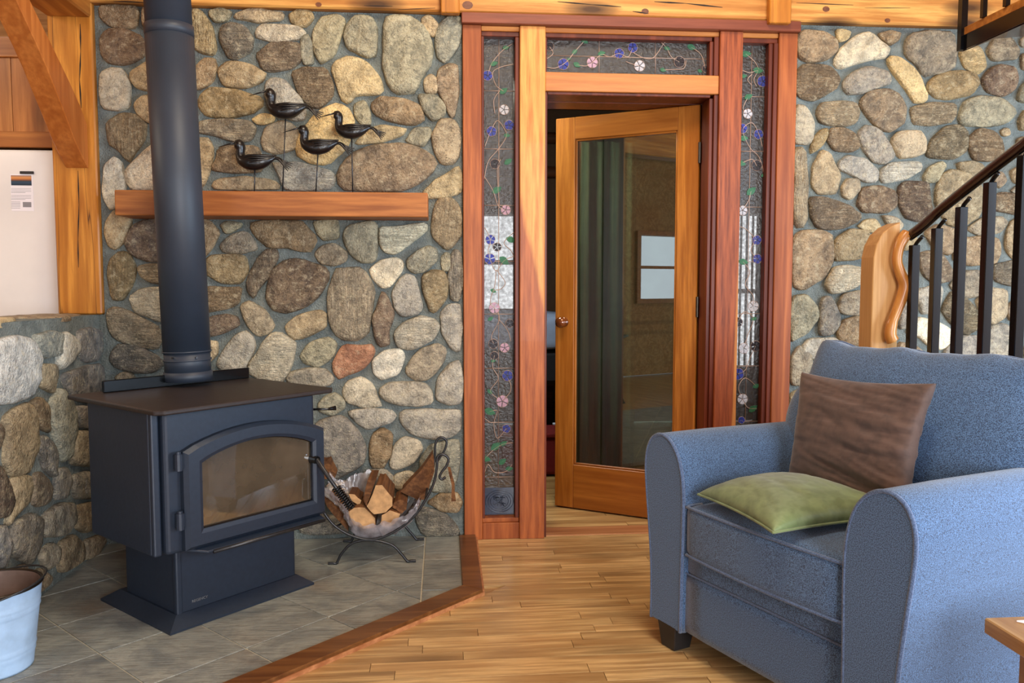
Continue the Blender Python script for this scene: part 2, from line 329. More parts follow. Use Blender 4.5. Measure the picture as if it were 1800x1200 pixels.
class MB:
    def __init__(s): s.v = []; s.f = []
    def add(s, vs, fs):
        n = len(s.v); s.v += [tuple(v) for v in vs]; s.f += [tuple(i + n for i in f) for f in fs]; return s
    def box(s, lo, hi, mat=None):
        x0, y0, z0 = lo; x1, y1, z1 = hi
        vs = [(x0, y0, z0), (x1, y0, z0), (x1, y1, z0), (x0, y1, z0), (x0, y0, z1), (x1, y0, z1), (x1, y1, z1), (x0, y1, z1)]
        if mat is not None: vs = [mat @ Vector(v) for v in vs]
        return s.add(vs, [(0, 3, 2, 1), (4, 5, 6, 7), (0, 1, 5, 4), (1, 2, 6, 5), (2, 3, 7, 6), (3, 0, 4, 7)])
    def prism(s, poly, d):
        """poly: list of 3D points, extruded by vector d"""
        n = len(poly); d = Vector(d); p = [Vector(q) for q in poly]
        return s.add(p + [q + d for q in p], [tuple(range(n - 1, -1, -1)), tuple(range(n, 2 * n))] + [(i, (i + 1) % n, (i + 1) % n + n, i + n) for i in range(n)])
    def tube(s, pts, r, n=8, cap=True, flat=1.0):
        pts = [Vector(p) for p in pts]; m = len(pts); rs = r if isinstance(r, (list, tuple)) else [r] * m
        vs = []; fs = []
        t = (pts[1] - pts[0]).normalized(); nrm = t.orthogonal().normalized()
        for i, p in enumerate(pts):
            t = (pts[min(i + 1, m - 1)] - pts[max(i - 1, 0)]).normalized()
            nrm = (nrm - t * nrm.dot(t)); nrm = nrm.normalized() if nrm.length > 1e-6 else t.orthogonal().normalized()
            b = t.cross(nrm)
            for k in range(n):
                a = 2 * math.pi * k / n; vs.append(p + (nrm * math.cos(a) + b * math.sin(a) * flat) * rs[i])
        for i in range(m - 1):
            for k in range(n): fs.append((i * n + k, i * n + (k + 1) % n, (i + 1) * n + (k + 1) % n, (i + 1) * n + k))
        if cap: fs.append(tuple(range(n - 1, -1, -1))); fs.append(tuple(range((m - 1) * n, m * n)))
        return s.add(vs, fs)
    def lathe(s, prof, c=(0, 0, 0), n=24, close=False):
        c = Vector(c); vs = []; fs = []
        for r, z in prof:
            for k in range(n):
                a = 2 * math.pi * k / n; vs.append(c + Vector((r * math.cos(a), r * math.sin(a), z)))
        for i in range(len(prof) - 1):
            for k in range(n): fs.append((i * n + k, i * n + (k + 1) % n, (i + 1) * n + (k + 1) % n, (i + 1) * n + k))
        if close: fs.append(tuple(range(n - 1, -1, -1))); fs.append(tuple(range((len(prof) - 1) * n, len(prof) * n)))
        return s.add(vs, fs)
    def build(s, name, mat, parent=None, bevel=0.0, smooth=False, seg=1, **kw):
        me = mesh(name, s.v, s.f); bm = bmesh.new(); bm.from_mesh(me)
        bmesh.ops.recalc_face_normals(bm, faces=bm.faces)
        if bevel: bmesh.ops.bevel(bm, geom=[e for e in bm.edges if len(e.link_faces) == 2 and e.calc_face_angle(0) > 0.5], offset=bevel, segments=seg, affect='EDGES', profile=0.5)
        bm.to_mesh(me); bm.free()
        return link(name, me, mat, parent, smooth=smooth, **kw)
def box(name, lo, hi, mat, parent=None, bevel=0.0, **kw): return MB().box(lo, hi).build(name, mat, parent, bevel, **kw)
def cat_rom(pts, n=6, closed=False):
    pts = [Vector(p) for p in pts]; out = []; m = len(pts)
    rng = range(m if closed else m - 1)
    for i in rng:
        if closed: a, b, c, d = pts[(i - 1) % m], pts[i], pts[(i + 1) % m], pts[(i + 2) % m]
        else: a, b, c, d = pts[max(i - 1, 0)], pts[i], pts[i + 1], pts[min(i + 2, m - 1)]
        for k in range(n):
            t = k / n
            out.append(0.5 * ((2 * b) + (c - a) * t + (2 * a - 5 * b + 4 * c - d) * t * t + (3 * b - a - 3 * c + d) * t ** 3))
    if not closed: out.append(pts[-1])
    return out
def rbox(name, lo, hi, r, mat, parent=None, crown=0.0, n=14, fn=None, **kw):
    """soft box: faces of a gridded cube pulled onto a rounded box, top crowned"""
    bm = bmesh.new(); bmesh.ops.create_cube(bm, size=2.0)
    bmesh.ops.subdivide_edges(bm, edges=bm.edges[:], cuts=n, use_grid_fill=True)
    lo = Vector(lo); hi = Vector(hi); c = (lo + hi) / 2; h = (hi - lo) / 2
    for v in bm.verts:
        q = Vector(math.copysign(min(1, abs(a)) ** 1.0, a) for a in v.co)
        p = Vector((q[i] * h[i] for i in range(3)))
        inner = Vector((max(-h[i] + r, min(h[i] - r, p[i])) for i in range(3)))
        d = p - inner
        if d.length > 1e-9: p = inner + d.normalized() * r
        if crown and p.z > 0:
            p.z += crown * (1 - (p.x / h.x) ** 2) * (1 - (p.y / h.y) ** 2)
        p = p + c
        if fn: p = fn(p)
        v.co = p
    me = bpy.data.meshes.new(name); bm.to_mesh(me); bm.free()
    return link(name, me, mat, parent, smooth=True, **kw)
def pillow(name, corners, thick, mat, parent=None, pinch=0.06, n=26, wr=0.006, seed=0, power=0.42, edgefn=None, piping=None, pmat=None, back=1.0, **kw):
    a, b, c, d = [Vector(x) for x in corners]   # BL BR TR TL
    nrm = (b - a).cross(d - a).normalized()
    def P(u, v, side):
        uu = u * (1 - pinch * (1 - v * v)); vv = v * (1 - pinch * (1 - u * u))
        s, t = (uu + 1) / 2, (vv + 1) / 2
        p = a * (1 - s) * (1 - t) + b * s * (1 - t) + c * s * t + d * (1 - s) * t
        if edgefn: p = p + edgefn(u, v)
        h = (max(0, 1 - u * u) * max(0, 1 - v * v)) ** power
        n1 = noise.noise(Vector((u * 0.8 + seed, v * 4.6 + 0.5 * math.sin(u * 2.2), seed * 1.7))); n2 = noise.noise(Vector((u * 1.3 + seed * 3, v * 8.5 + u * 1.5, seed)))
        w_ = wr * (0.35 + 0.65 * (u + 1) / 2) * (-1.1 * math.exp(-(n1 / 0.12) ** 2) - 0.7 * math.exp(-(n2 / 0.16) ** 2) + 1.2 * n1 + 0.8)
        w_ *= min(1, h * 1.6)
        return p + nrm * side * (thick * 0.5 * h * (back if side < 0 else 1.0) + w_)
    vs = []; fs = []; idx = {}
    for side in (1, -1):
        for i in range(n + 1):
            for j in range(n + 1):
                edge = i in (0, n) or j in (0, n)
                u = math.sin((2 * i / n - 1) * math.pi / 2) * 0.5 + (2 * i / n - 1) * 0.5
                v = math.sin((2 * j / n - 1) * math.pi / 2) * 0.5 + (2 * j / n - 1) * 0.5
                if side == -1 and edge: idx[(side, i, j)] = idx[(1, i, j)]; continue
                idx[(side, i, j)] = len(vs); vs.append(P(u, v, side))
        for i in range(n):
            for j in range(n):
                q = (idx[(side, i, j)], idx[(side, i + 1, j)], idx[(side, i + 1, j + 1)], idx[(side, i, j + 1)])
                fs.append(q if side == 1 else q[::-1])
    o = link(name, fixn(mesh(name, vs, fs)), mat, parent, smooth=True, **kw)
    if piping:
        ring = [idx[(1, i, 0)] for i in range(n)] + [idx[(1, n, j)] for j in range(n)] + [idx[(1, i, n)] for i in range(n, 0, -1)] + [idx[(1, 0, j)] for j in range(n, 0, -1)]
        pts = [vs[i] for i in ring] + [vs[ring[0]]]
        MB().tube(pts, piping, 6, False).build('piping', pmat or mat, o, smooth=True, local=True)
    return o
# ================================================================ room shell
def struct(name, mb, mat, label=None, **kw):
    o = mb.build(name, mat, **kw); return tag(o, label, kind='structure')
fl = struct('floor', MB().box((-4.4, -7.1, -0.12), (4.4, 4.0, -0.012)), 'floor_far', 'honey-toned strip oak floor')
# strip boards, each a part, where the photograph shows them
rb = random.Random(3)
BW = 0.0585
y = -2.55; cnt = 0
while y < 0.80:
    x0, x1 = (-1.55, 1.6) if y < -1.3 else ((-0.75, 1.75) if y < -0.62 else ((0.05, 1.9) if y < -0.02 else (0.49, 1.26)))
    if y > 0.2: x0, x1 = 0.35, 1.6
    # boards stop at the hearth kerb (q = -x + y over root two)
    lim = -0.62 * math.sqrt(2)
    xs = x0 - rb.random() * 0.8
    while xs < x1:
        L = rb.uniform(0.35, 1.25); a, b = max(xs, x0), min(xs + L, x1); xs += L
        if -0.66 > y > -2.56:      # clip on the diagonal kerb:  y - x < lim*...  keep x > y - lim
            k0 = (y + BW) - lim - 0.01; k1 = y - lim - 0.01
            if b <= k0: continue
            vs = [(max(a, k1), y), (b, y), (b, y + BW), (max(a, k0), y + BW)]
        else: vs = [(a, y), (b, y), (b, y + BW), (a, y + BW)]
        if b - a < 0.02: continue
        g = 0.0009
        if y > -0.66 and y < -0.02: pass
        cx, cy = (a + b) / 2, y + BW / 2
        p = [(px + (g if px < cx else -g), py + (g if py < cy else -g)) for px, py in vs]
        m = MB().prism([(px - cx, py - cy, -0.012) for px, py in p], (0, 0, 0.012 + rb.uniform(-0.0004, 0.0006)))
        m.build('floorboard', 'floor', fl, local=True, loc=(cx, cy, 0), bevel=0); cnt += 1
    y += BW
print('boards', cnt)
struct('ceiling', MB().box((-4.4, -7.1, 4.4), (4.4, 0.0, 4.5)), 'planks', 'plank ceiling')
# ---- stone walls
POST_X0, POST_X1 = -1.80, -1.535
wb = struct('wall_back', MB().box((-1.80, 0.0, 0.0), (-1.527, 0.28, 1.075)).box((-1.527, 0.0, 0.0), (0.0915, 0.28, 2.436)).box((1.669, 0.0, 0.0), (4.3, 0.28, 2.436)), 'mortar', 'river stone wall behind stove and stairs')
wl = struct('wall_left', MB().box((-1.80, -1.03, 0.0), (-1.55, -0.001, 1.075)), 'mortar', 'waist-high stone half wall beside the stove')
PAL = dict(t=(158, 138, 106), b=(126, 104, 78), d=(88, 68, 56), g=(140, 136, 112), w=(212, 202, 176), y=(196, 168, 114), r=(166, 104, 70),
           l=(162, 154, 136), x=(226, 222, 206), k=(124, 116, 102), o=(134, 114, 78))
STONES = """
A 160 0 3.53
b 55,40 130,25 275,35 290,80 270,165 230,170 110,150 60,110
t 320,60 345,55 380,120 350,190 320,150
d 60,230 110,185 200,180 300,220 330,290 320,350 200,395 110,385 70,350
l 65,460 120,425 190,430 235,500 235,660 180,680 70,660 58,600
t 250,450 330,395 420,390 430,540 370,560 280,535 248,490
t 275,650 320,600 420,590 430,760 370,765 290,700
T 105,760 190,705 280,710 340,770 330,850 260,960 235,1005 180,930 115,890 100,820
w 85,1030 140,980 190,1010 205,1100 200,1260 120,1300 80,1220
w 215,1060 300,980 400,880 440,900 440,1170 260,1175 225,1140
Y 630,60 680,65 740,150 775,290 755,340 690,320 640,290
b 650,430 700,370 760,365 775,420 750,500 660,550 600,500 600,450
g 745,70 800,50 870,70 840,120 770,130 745,100
K 810,170 870,145 950,170 1005,240 990,310 900,365 850,350 810,270
t 890,90 960,60 1100,50 1190,75 1180,125 1020,130 900,115
l 1020,190 1070,155 1290,160 1330,200 1300,240 1150,255 1030,235
B 1030,340 1080,290 1150,260 1290,270 1310,330 1295,380 1240,420 1120,440 1060,420
t 790,430 850,385 950,390 1080,450 1050,510 960,535 840,530 795,480
o 675,600 740,545 850,555 1050,600 1065,650 1000,700 880,725 720,720 670,670
T 680,745 980,745 1015,790 990,870 900,875 780,840 660,820
t 600,870 720,860 755,910 740,1020 700,1150 600,1180 590,1000
b 790,915 1020,905 1050,950 1060,1060 900,1065 760,1060 750,1030 785,985
t 1060,870 1080,790 1180,755 1250,780 1290,840 1270,920 1140,950 1080,930
y 1005,740 1060,715 1130,720 1120,755 1040,765
t 755,1130 820,1100 1080,1105 1150,1130 1170,1175 760,1175
l 1090,520 1130,485 1200,500 1290,600 1330,680 1320,740 1240,740 1150,690 1090,610
B2 490 0 3.53
o 65,90 130,52 190,65 210,110 160,165 80,140
g 215,210 260,110 350,90 400,110 410,150 370,240 345,340 260,395 225,320
g 140,230 180,220 205,270 215,390 160,395 140,330
g 425,160 480,105 580,110 605,160 600,340 540,350 430,300 410,230
g 655,120 730,95 830,110 900,160 955,280 940,400 880,470 850,570 720,580 670,500 650,400
t 890,120 930,100 985,160 960,220 900,180
g 1000,150 1060,90 1120,100 1130,180 1100,300 1040,385 985,360 975,260
b 990,430 1050,400 1110,405 1115,560 1090,720 1065,720 1010,600 985,520
y 340,390 430,345 520,370 620,470 640,560 610,585 480,580 440,640 390,610 365,520 335,450
B 80,450 150,420 280,425 325,500 330,600 240,670 180,640 120,560
t 905,500 945,465 985,500 975,570 910,570
g 870,590 960,590 1030,660 1020,720 950,745 910,690
g 470,650 530,630 560,690 570,770 520,770 480,720
b 575,650 640,600 780,620 880,660 900,740 840,775 700,750 600,710
y 105,900 160,790 240,700 340,645 420,660 465,740 450,830 400,930 300,1015 190,1005 120,960
y 475,880 560,810 640,780 800,795 760,840 620,880 490,895
g 785,870 850,800 930,790 940,830 900,900 830,890
t 955,830 1000,750 1080,745 1120,800 1120,960 1080,1015 1010,1010 970,930
b 370,1050 450,950 600,900 780,890 900,930 980,990 960,1060 860,1140 760,1180 400,1180 370,1130
W 10,1010 110,1010 330,1060 350,1110 320,1175 40,1175 0,1080 -40,1000
y 900,1180 1000,1110 1110,1030 1130,1080 1125,1190 1040,1220 910,1230
C 160 330 3.428
t 100,200 150,130 240,180 235,230 200,310 150,365 110,340 90,270
d 215,290 260,220 340,195 460,200 470,430 350,440 260,410 220,350
O 110,440 170,390 230,400 265,480 250,570 190,670 130,670 110,560
T 280,480 340,460 440,465 440,580 380,570 300,530
W 230,660 290,615 460,600 470,800 400,800 260,740
T 95,740 150,715 250,760 400,840 415,900 390,975 330,960 150,910 110,850
K 120,1000 180,945 300,965 400,1020 420,1070 370,1115 260,1105 150,1085 120,1040
k 150,1140 190,1115 240,1120 260,1160 160,1170
b 640,190 700,195 770,270 740,330 690,400 640,420
g 785,225 820,205 900,215 890,240 820,270
k 785,345 840,290 920,265 970,310 1000,370 900,390 800,385
o 700,430 740,405 930,410 940,500 900,575 790,570 700,520
B 700,600 800,605 900,600 890,690 830,720 700,745 650,700 650,620
B 940,560 1000,430 1050,375 1110,370 1125,420 1080,510 1010,600 990,660 950,630
d 690,800 800,765 880,780 885,830 800,870 700,895 640,880 640,800
t 900,710 960,680 1060,760 1100,830 1070,870 1000,890 940,810
l 760,1060 800,980 880,890 930,860 975,900 985,960 920,1110 850,1110 770,1090
W 950,1070 1000,1000 1080,880 1150,880 1230,930 1210,1040 1160,1160 1100,1180 1020,1160 955,1110
t 690,930 760,930 755,1000 700,1060
D 490 330 3.428
b -180,215 -100,200 130,200 170,240 225,300 190,385 120,380 40,350 -60,360 -130,300
g 210,205 350,195 355,300 270,315 240,270
k 225,400 260,345 340,340 405,390 400,440 330,465 250,450
g 390,270 420,230 550,205 590,220 590,420 550,445 490,445 440,400 400,330
W 610,230 720,240 880,210 890,260 820,310 700,400 640,380 610,330
T 925,200 960,70 1040,60 1090,120 1095,280 1050,350 1010,370 930,290
g 780,430 830,390 900,350 950,370 945,440 870,500 820,515 780,480
g 985,420 1010,395 1030,410 1025,490 990,490
K 1035,440 1050,380 1100,385 1105,560 1090,680 1035,670 1030,550
w 545,490 620,440 710,425 750,450 740,500 660,590 620,600 570,540
d -70,600 -40,500 40,440 150,435 290,490 300,550 240,650 150,720 50,750 -30,740 -70,680
T 310,600 340,490 480,485 540,530 575,620 550,760 540,880 460,920 360,905 310,830 300,720
l 685,640 720,570 770,520 820,540 840,640 860,720 830,760 750,770 700,720
o 865,530 920,500 1000,510 1015,580 1010,650 940,750 910,740 880,640
d 570,790 600,690 625,625 660,670 690,760 660,850 670,940 600,950 580,880
t 40,830 120,770 230,740 280,760 280,840 200,880 100,915 50,870
W 700,870 760,810 850,775 930,790 965,840 930,910 800,970 730,960 705,920
l 975,770 1020,710 1090,700 1100,800 1095,990 1040,970 990,880
g 130,1010 200,930 300,905 345,940 330,1010 240,1075 160,1060
r 330,1050 400,950 480,960 560,945 575,990 520,1080 440,1110 370,1150 335,1110
w 570,1040 640,990 730,970 755,1020 720,1110 620,1155 575,1120
k 770,1080 850,980 950,940 1010,980 990,1050 900,1150 820,1155 775,1120
E 490 640 3.53
l 45,100 80,45 180,28 290,35 335,90 310,130 220,150 100,125
w 405,160 430,110 520,85 570,120 600,190 640,260 540,262 440,240 410,210
l 625,160 680,115 900,115 940,170 955,240 870,258 700,240 650,210
l 975,190 1000,80 1060,0 1120,-20 1135,40 1135,240 1060,250 985,220
g 250,240 300,200 350,180 400,225 405,270 330,310 260,290
l 430,300 480,282 700,285 725,320 690,365 600,380 550,400 490,360
l 750,310 800,280 1000,290 1120,280 1125,400 1060,455 960,460 820,430 770,370
k 240,360 330,330 400,330 480,400 535,510 530,610 420,680 330,720 240,600 200,450
b 570,520 590,430 640,395 705,440 690,560 650,640 580,640 565,590
l 695,600 720,510 780,455 870,480 890,530 830,610 740,650 700,640
w 725,690 800,670 860,700 880,760 800,790 730,760
g 880,590 950,500 1110,470 1125,560 1110,680 1080,790 950,790 890,700
b 920,860 1000,810 1100,800 1130,860 1110,920 1020,905
K 860,900 900,890 1020,920 1100,1000 1130,1060 900,1060 850,960
l 560,660 640,655 700,690 710,740 620,760 500,700
k 110,980 200,930 420,960 430,1050 150,1055
R 1370 30 3.244
b 100,120 130,80 260,90 325,130 330,190 270,240 170,255 110,225
w 315,250 350,180 430,120 510,85 560,130 630,180 610,230 520,240 460,255 370,290 330,285
y 330,75 405,85 390,115 345,135
b 570,95 630,85 690,90 680,130 640,155 600,130
k 715,150 760,95 850,80 990,85 1010,180 1000,290 930,310 830,335 790,270 730,220
B 95,330 130,280 220,270 300,290 350,350 320,410 200,470 120,450 95,400
k 375,360 430,310 510,285 620,310 630,380 560,400 480,430 400,440 370,400
y 615,250 650,220 700,240 780,310 850,450 830,480 770,485 720,400 640,300
Y 1030,200 1120,160 1150,190 1180,280 1140,320 1060,280
k 1190,190 1230,125 1320,120 1365,190 1350,235 1220,245
o 850,380 900,330 1020,310 1110,320 1145,380 1100,440 960,465 900,460 855,420
d 1155,360 1200,300 1270,270 1340,290 1355,360 1330,420 1270,445 1190,420
b 460,490 520,425 610,415 680,440 720,520 710,600 640,650 580,640 500,560
T 215,540 240,490 430,485 455,540 440,600 380,620 240,600
l 85,560 110,500 150,510 195,600 190,700 160,720 85,710
T 755,520 800,500 1000,490 1012,560 980,600 860,610 770,610 765,570
g 1025,560 1060,480 1150,450 1260,460 1355,540 1300,600 1200,620 1080,620 1030,600
k 450,660 500,620 570,640 640,740 660,790 600,830 540,820 480,750
o 180,740 230,650 275,635 270,680 220,750 185,775
B 280,700 300,635 380,640 440,680 460,740 400,760 320,750
t 645,700 680,655 800,650 830,700 825,770 760,795 690,800 660,750
O 840,780 870,700 950,630 1030,615 1070,660 1070,760 1000,800 870,800
B 1085,690 1140,645 1220,650 1270,700 1275,770 1220,815 1110,810 1090,750
t 1270,650 1300,640 1310,665 1280,670
T 80,750 150,745 155,900 155,1180 120,1200 80,1180
t 195,860 240,755 290,780 330,870 345,900 330,1005 230,1005 190,960
l 340,830 400,790 500,820 560,880 555,935 500,940 400,890 350,870
W 585,870 640,835 800,825 815,870 720,920 600,945 580,910
g 825,910 860,860 930,828 950,850 900,930 840,940
o 1020,830 1150,830 1180,870 1100,910 1030,870
t 360,970 390,925 450,930 460,980 410,1035 365,1020
d 445,1070 475,975 560,965 660,990 670,1080 620,1110 490,1110
D 680,980 720,935 850,950 855,1050 870,1090 800,1165 720,1140 690,1060
o 895,1000 920,910 990,870 1080,890 1150,960 1160,1060 1140,1140 1040,1190 960,1180 900,1070
B 170,1030 260,1030 400,1080 470,1130 440,1170 360,1200 220,1200 185,1130
b 1230,900 1270,890 1295,930 1260,970 1235,950
t 1320,880 1390,850 1420,940 1350,940
B 1220,1020 1280,1000 1400,1030 1440,1100 1380,1120 1230,1100
k 1385,130 1420,110 1450,180 1385,160
b 1385,220 1430,210 1450,300 1390,290
g 1360,470 1380,400 1430,350 1450,490
o 1370,590 1400,530 1450,560 1430,640 1375,640
H 1370 360 3.158
b 70,210 110,150 240,140 300,170 300,290 250,400 150,465 90,460 70,380
o 305,230 330,180 400,140 480,140 510,190 470,290 400,300 320,310 300,270
y 440,120 480,90 530,85 565,130 530,150
t 575,60 640,70 690,110 660,150 600,100
W 260,440 300,350 400,340 470,350 460,430 380,470 290,490
g 60,600 80,510 150,500 205,560 210,640 150,710 70,760 60,700
k 235,520 280,505 330,600 330,670 290,715 220,715
k 330,560 360,500 450,480 470,600 400,605 340,590
b 320,700 360,640 450,620 470,770 400,780 340,750
l 130,790 170,745 310,740 350,775 300,820 210,855 150,830
k 65,870 110,780 170,830 180,900 150,990 70,990
g 60,1060 130,1020 200,1040 180,1190 60,1180
J 1480 220 2.857
b 420,540 480,500 560,520 570,600 540,650 470,620
B 390,650 430,635 500,640 560,740 540,780 470,790 410,750
b 565,640 600,570 700,560 780,570 800,630 780,690 640,700 570,680
k 630,520 700,470 800,460 830,490 790,540 700,550
t 830,560 850,490 900,465 940,500 930,660 870,670 830,620
k 545,800 620,735 690,730 715,790 680,860 600,860
K 765,700 880,680 940,690 940,830 860,800 770,780
l 385,830 470,805 500,820 490,930 400,945
O 500,930 560,830 650,900 710,980 700,1020 630,1050 560,1000
t 680,880 740,820 830,830 820,960 760,1000 700,950
b 830,920 880,870 940,880 940,970 850,980
w 325,1040 385,965 450,985 500,1000 575,1050 500,1125 440,1100 390,1060
k 520,1130 600,1060 690,1060 680,1150 640,1170 520,1180
l 690,1160 740,1010 820,995 870,1040 880,1160 800,1165 740,1170
k 290,1010 300,900 345,880 345,1000 310,1020
b 290,1090 340,1100 440,1160 440,1180 290,1180
k 850,330 910,300 940,320 930,370
"""
LSTONES = """
F 0 530 2.263
x -60,200 0,155 60,140 130,150 160,210 160,300 120,380 60,395 -20,405 -80,300
g 140,135 200,122 245,128 240,210 175,222 150,180
w 245,160 265,122 310,160 315,200 250,268 232,250
k 315,115 370,110 410,120 410,190 390,235 340,235 315,200
t 160,255 225,252 228,290 215,360 180,345 165,330
k 245,290 330,265 405,245 415,300 405,370 350,395 285,385
b 125,400 165,380 190,420 203,520 165,500 140,440
g 205,400 240,342 285,400 300,500 280,620 250,635 225,560 205,480
t 15,470 60,430 120,405 145,470 145,600 110,680 50,690 20,640 30,560
k 300,420 330,415 400,430 400,490 320,500
t 290,560 310,520 400,510 415,560 415,640 350,650 285,645
K 155,580 175,530 225,600 225,640 215,700 180,660
d -40,655 0,655 35,730 55,790 30,855 -40,855
t 45,705 120,695 130,740 110,790 60,850 25,890 50,800
b 140,690 170,680 205,740 200,790 160,810 135,800
k 225,670 270,660 285,720 265,770 225,785
k 295,690 350,680 410,690 410,770 300,785
k 180,845 240,805 295,800 295,870 265,920 180,935 170,900
b 310,810 400,800 410,890 340,915 305,900
k 45,950 60,880 130,845 160,865 160,960 120,1040 60,1010
k -30,900 20,900 35,960 20,1050 -30,1060
t 170,990 200,965 230,980 222,1040 190,1060 165,1020
b 240,960 290,930 325,960 325,1030 290,1050 240,1075
b 340,950 400,930 420,950 390,1000 345,1025
b 130,1090 160,1065 205,1100 190,1130 160,1150 130,1150
d 60,1065 100,1050 115,1080 90,1110 60,1100
"""
def chaikin(p, it=2):
    for _ in range(it):
        q = []
        for i in range(len(p)):
            a, b = p[i], p[(i + 1) % len(p)]
            q += [(a[0] * .88 + b[0] * .12, a[1] * .88 + b[1] * .12), (a[0] * .12 + b[0] * .88, a[1] * .12 + b[1] * .88)]
        p = q
    return p
def resample(p, n):
    L = [0]
    for i in range(len(p)):
        a, b = p[i], p[(i + 1) % len(p)]; L.append(L[-1] + math.hypot(a[0] - b[0], a[1] - b[1]))
    out = []; j = 0
    for k in range(n):
        s = L[-1] * k / n
        while L[j + 1] < s: j += 1
        t = (s - L[j]) / max(1e-9, L[j + 1] - L[j]); a, b = p[j], p[(j + 1) % len(p)]
        out.append((a[0] + (b[0] - a[0]) * t, a[1] + (b[1] - a[1]) * t))
    return out
sr = random.Random(11)
def stone(poly, code, place, parent, relief=1.0, grow=0.009):
    """poly: outline in the wall's own plane (metres); place(a, b, h) -> world point"""
    n = 26; p = resample(chaikin(poly), n)
    cx = sum(a for a, b in p) / n; cy = sum(b for a, b in p) / n
    p = [(cx + (a - cx) * 1.0 + (a - cx) / max(1e-6, math.hypot(a - cx, b - cy)) * grow, cy + (b - cy) + (b - cy) / max(1e-6, math.hypot(a - cx, b - cy)) * grow) for a, b in p]
    area_ = abs(sum(p[i][0] * p[(i + 1) % n][1] - p[(i + 1) % n][0] * p[i][1] for i in range(n))) / 2
    h = (0.017 + 0.055 * math.sqrt(area_)) * sr.uniform(0.8, 1.2) * relief
    sd = sr.uniform(0, 99); vs = []; fs = []
    rings = ((1.0, -0.012), (0.995, h * 0.3), (0.965, h * 0.68), (0.895, h * 0.9), (0.66, h), (0.33, h * 1.04))
    amp = 0.16 if code.islower() else 0.26
    for s, z in rings:
        for a, b in p:
            q = Vector((a - cx, b - cy)); r = q.length; dirv = q / max(r, 1e-6)
            inset = min(r * (1 - s), r)
            wob = noise.noise(Vector((a * 16 + sd, b * 16, z * 30))) * 0.007 * (1 if s < 0.999 else 0.4)
            q2 = dirv * (r - inset + wob)
            zz = z * (1 + amp * 2.2 * noise.noise(Vector((q2.x * 17 + sd, q2.y * 17, 3.1)))) if z > 0 else z
            vs.append((q2.x, q2.y, zz))
    for k in range(len(rings) - 1):
        for i in range(n): fs.append((k * n + i, k * n + (i + 1) % n, (k + 1) * n + (i + 1) % n, (k + 1) * n + i))
    vs.append((0, 0, h * 1.04)); c = len(vs) - 1; k = (len(rings) - 1) * n
    for i in range(n): fs.append((k + i, k + (i + 1) % n, c))
    o3 = place(cx, cy, 0); wv = [Vector(place(cx + x, cy + yy, z)) - Vector(o3) for x, yy, z in vs]
    ob = link('stone', fixn(mesh('stone', wv, fs)), 'stone' if code.islower() else ('stone_banded_v' if max(b for a, b in p) - min(b for a, b in p) > 1.15 * (max(a for a, b in p) - min(a for a, b in p)) else 'stone_banded'), parent, local=True, loc=o3, smooth=True)
    base = PAL[code.lower()]; g_ = sum(base) / 3; base = tuple(x * 0.86 + g_ * 0.14 * 1.02 for x in base); v = sr.uniform(1.0, 1.24); wv_ = sr.uniform(-7, 7)
    ob.color = lin((min(255, base[0] * v + wv_), min(255, base[1] * v + wv_ * .3), min(255, base[2] * v - wv_ * .8)))
    return ob
def parse(txt, conv):
    out = []; o = None
    for ln in txt.strip().splitlines():
        t = ln.split()
        if len(t) == 4 and ',' not in t[1]: o = (float(t[1]), float(t[2]), float(t[3])); continue
        out.append((t[0], [conv(o[0] + float(q.split(',')[0]) / o[2], o[1] + float(q.split(',')[1]) / o[2]) for q in t[1:]]))
    return out
back = parse(STONES, lambda x, y: (lambda v: (v.x, v.z))(at_y(x, y, -0.012)))
back = [(c, [(a, max(0.012, min(2.432, b))) for a, b in p]) for c, p in back]
left = parse(LSTONES, lambda x, y: (lambda v: (v.y, v.z))(at_x(x, y, -1.538)))
left = [(c, [(min(-0.012, max(-1.02, a)), max(0.012, min(1.06, b))) for a, b in p]) for c, p in left]
def fill(existing, x0, x1, z0, z1, tries, ok=lambda a, b: True, cap=80, sizes=(0.10, 0.08, 0.062, 0.048)):
    """stones where the camera cannot see (behind the chair, the pipe, past the frame)"""
    pts = [q for _, p in existing for q in resample(p, 22)]; cen = [(sum(a for a, b in p) / len(p), sum(b for a, b in p) / len(p), min(math.hypot(a - sum(u for u, _ in p) / len(p), b - sum(u for _, u in p) / len(p)) for a, b in p)) for _, p in existing]
    new = []
    for r in sizes:
        for _ in range(tries):
            if len(new) >= cap: return new
            a, b = sr.uniform(x0 + r, x1 - r), sr.uniform(z0 + r * .8, z1 - r * .8)
            if not ok(a, b): continue
            if any((a - u) ** 2 + (b - v) ** 2 < (r * 1.12 + 0.010) ** 2 for u, v in pts): continue
            if any((a - u) ** 2 + (b - v) ** 2 < m * m for u, v, m in cen): continue
            ang = sr.uniform(0, 3.14); ex = sr.uniform(1.0, 1.2); poly = []
            for k in range(9):
                t = 2 * math.pi * k / 9; rr = r * sr.uniform(0.86, 1.1)
                x_, y_ = rr * ex * math.cos(t), rr / ex * math.sin(t)
                poly.append((a + x_ * math.cos(ang) - y_ * math.sin(ang), min(z1, max(z0, b + x_ * math.sin(ang) + y_ * math.cos(ang)))))
            new.append((sr.choice('tbgklodTBK'), poly)); pts += resample(poly, 14); cen.append((a, b, r))
    return new
fb = fill(back, -1.52, 0.07, 0.02, 2.42, 500, cap=34) + []
back += fb; back += fill(back, 1.69, 3.35, 0.02, 2.42, 900, cap=300 - len(back))
left += fill(left, -1.02, -0.02, 0.02, 1.06, 1500, cap=70, sizes=(0.10, 0.08, 0.062, 0.048, 0.034))
print('stones', len(back), len(left))
for c, p in back: stone(p, c, lambda a, b, h: (a, -h, b), wb)
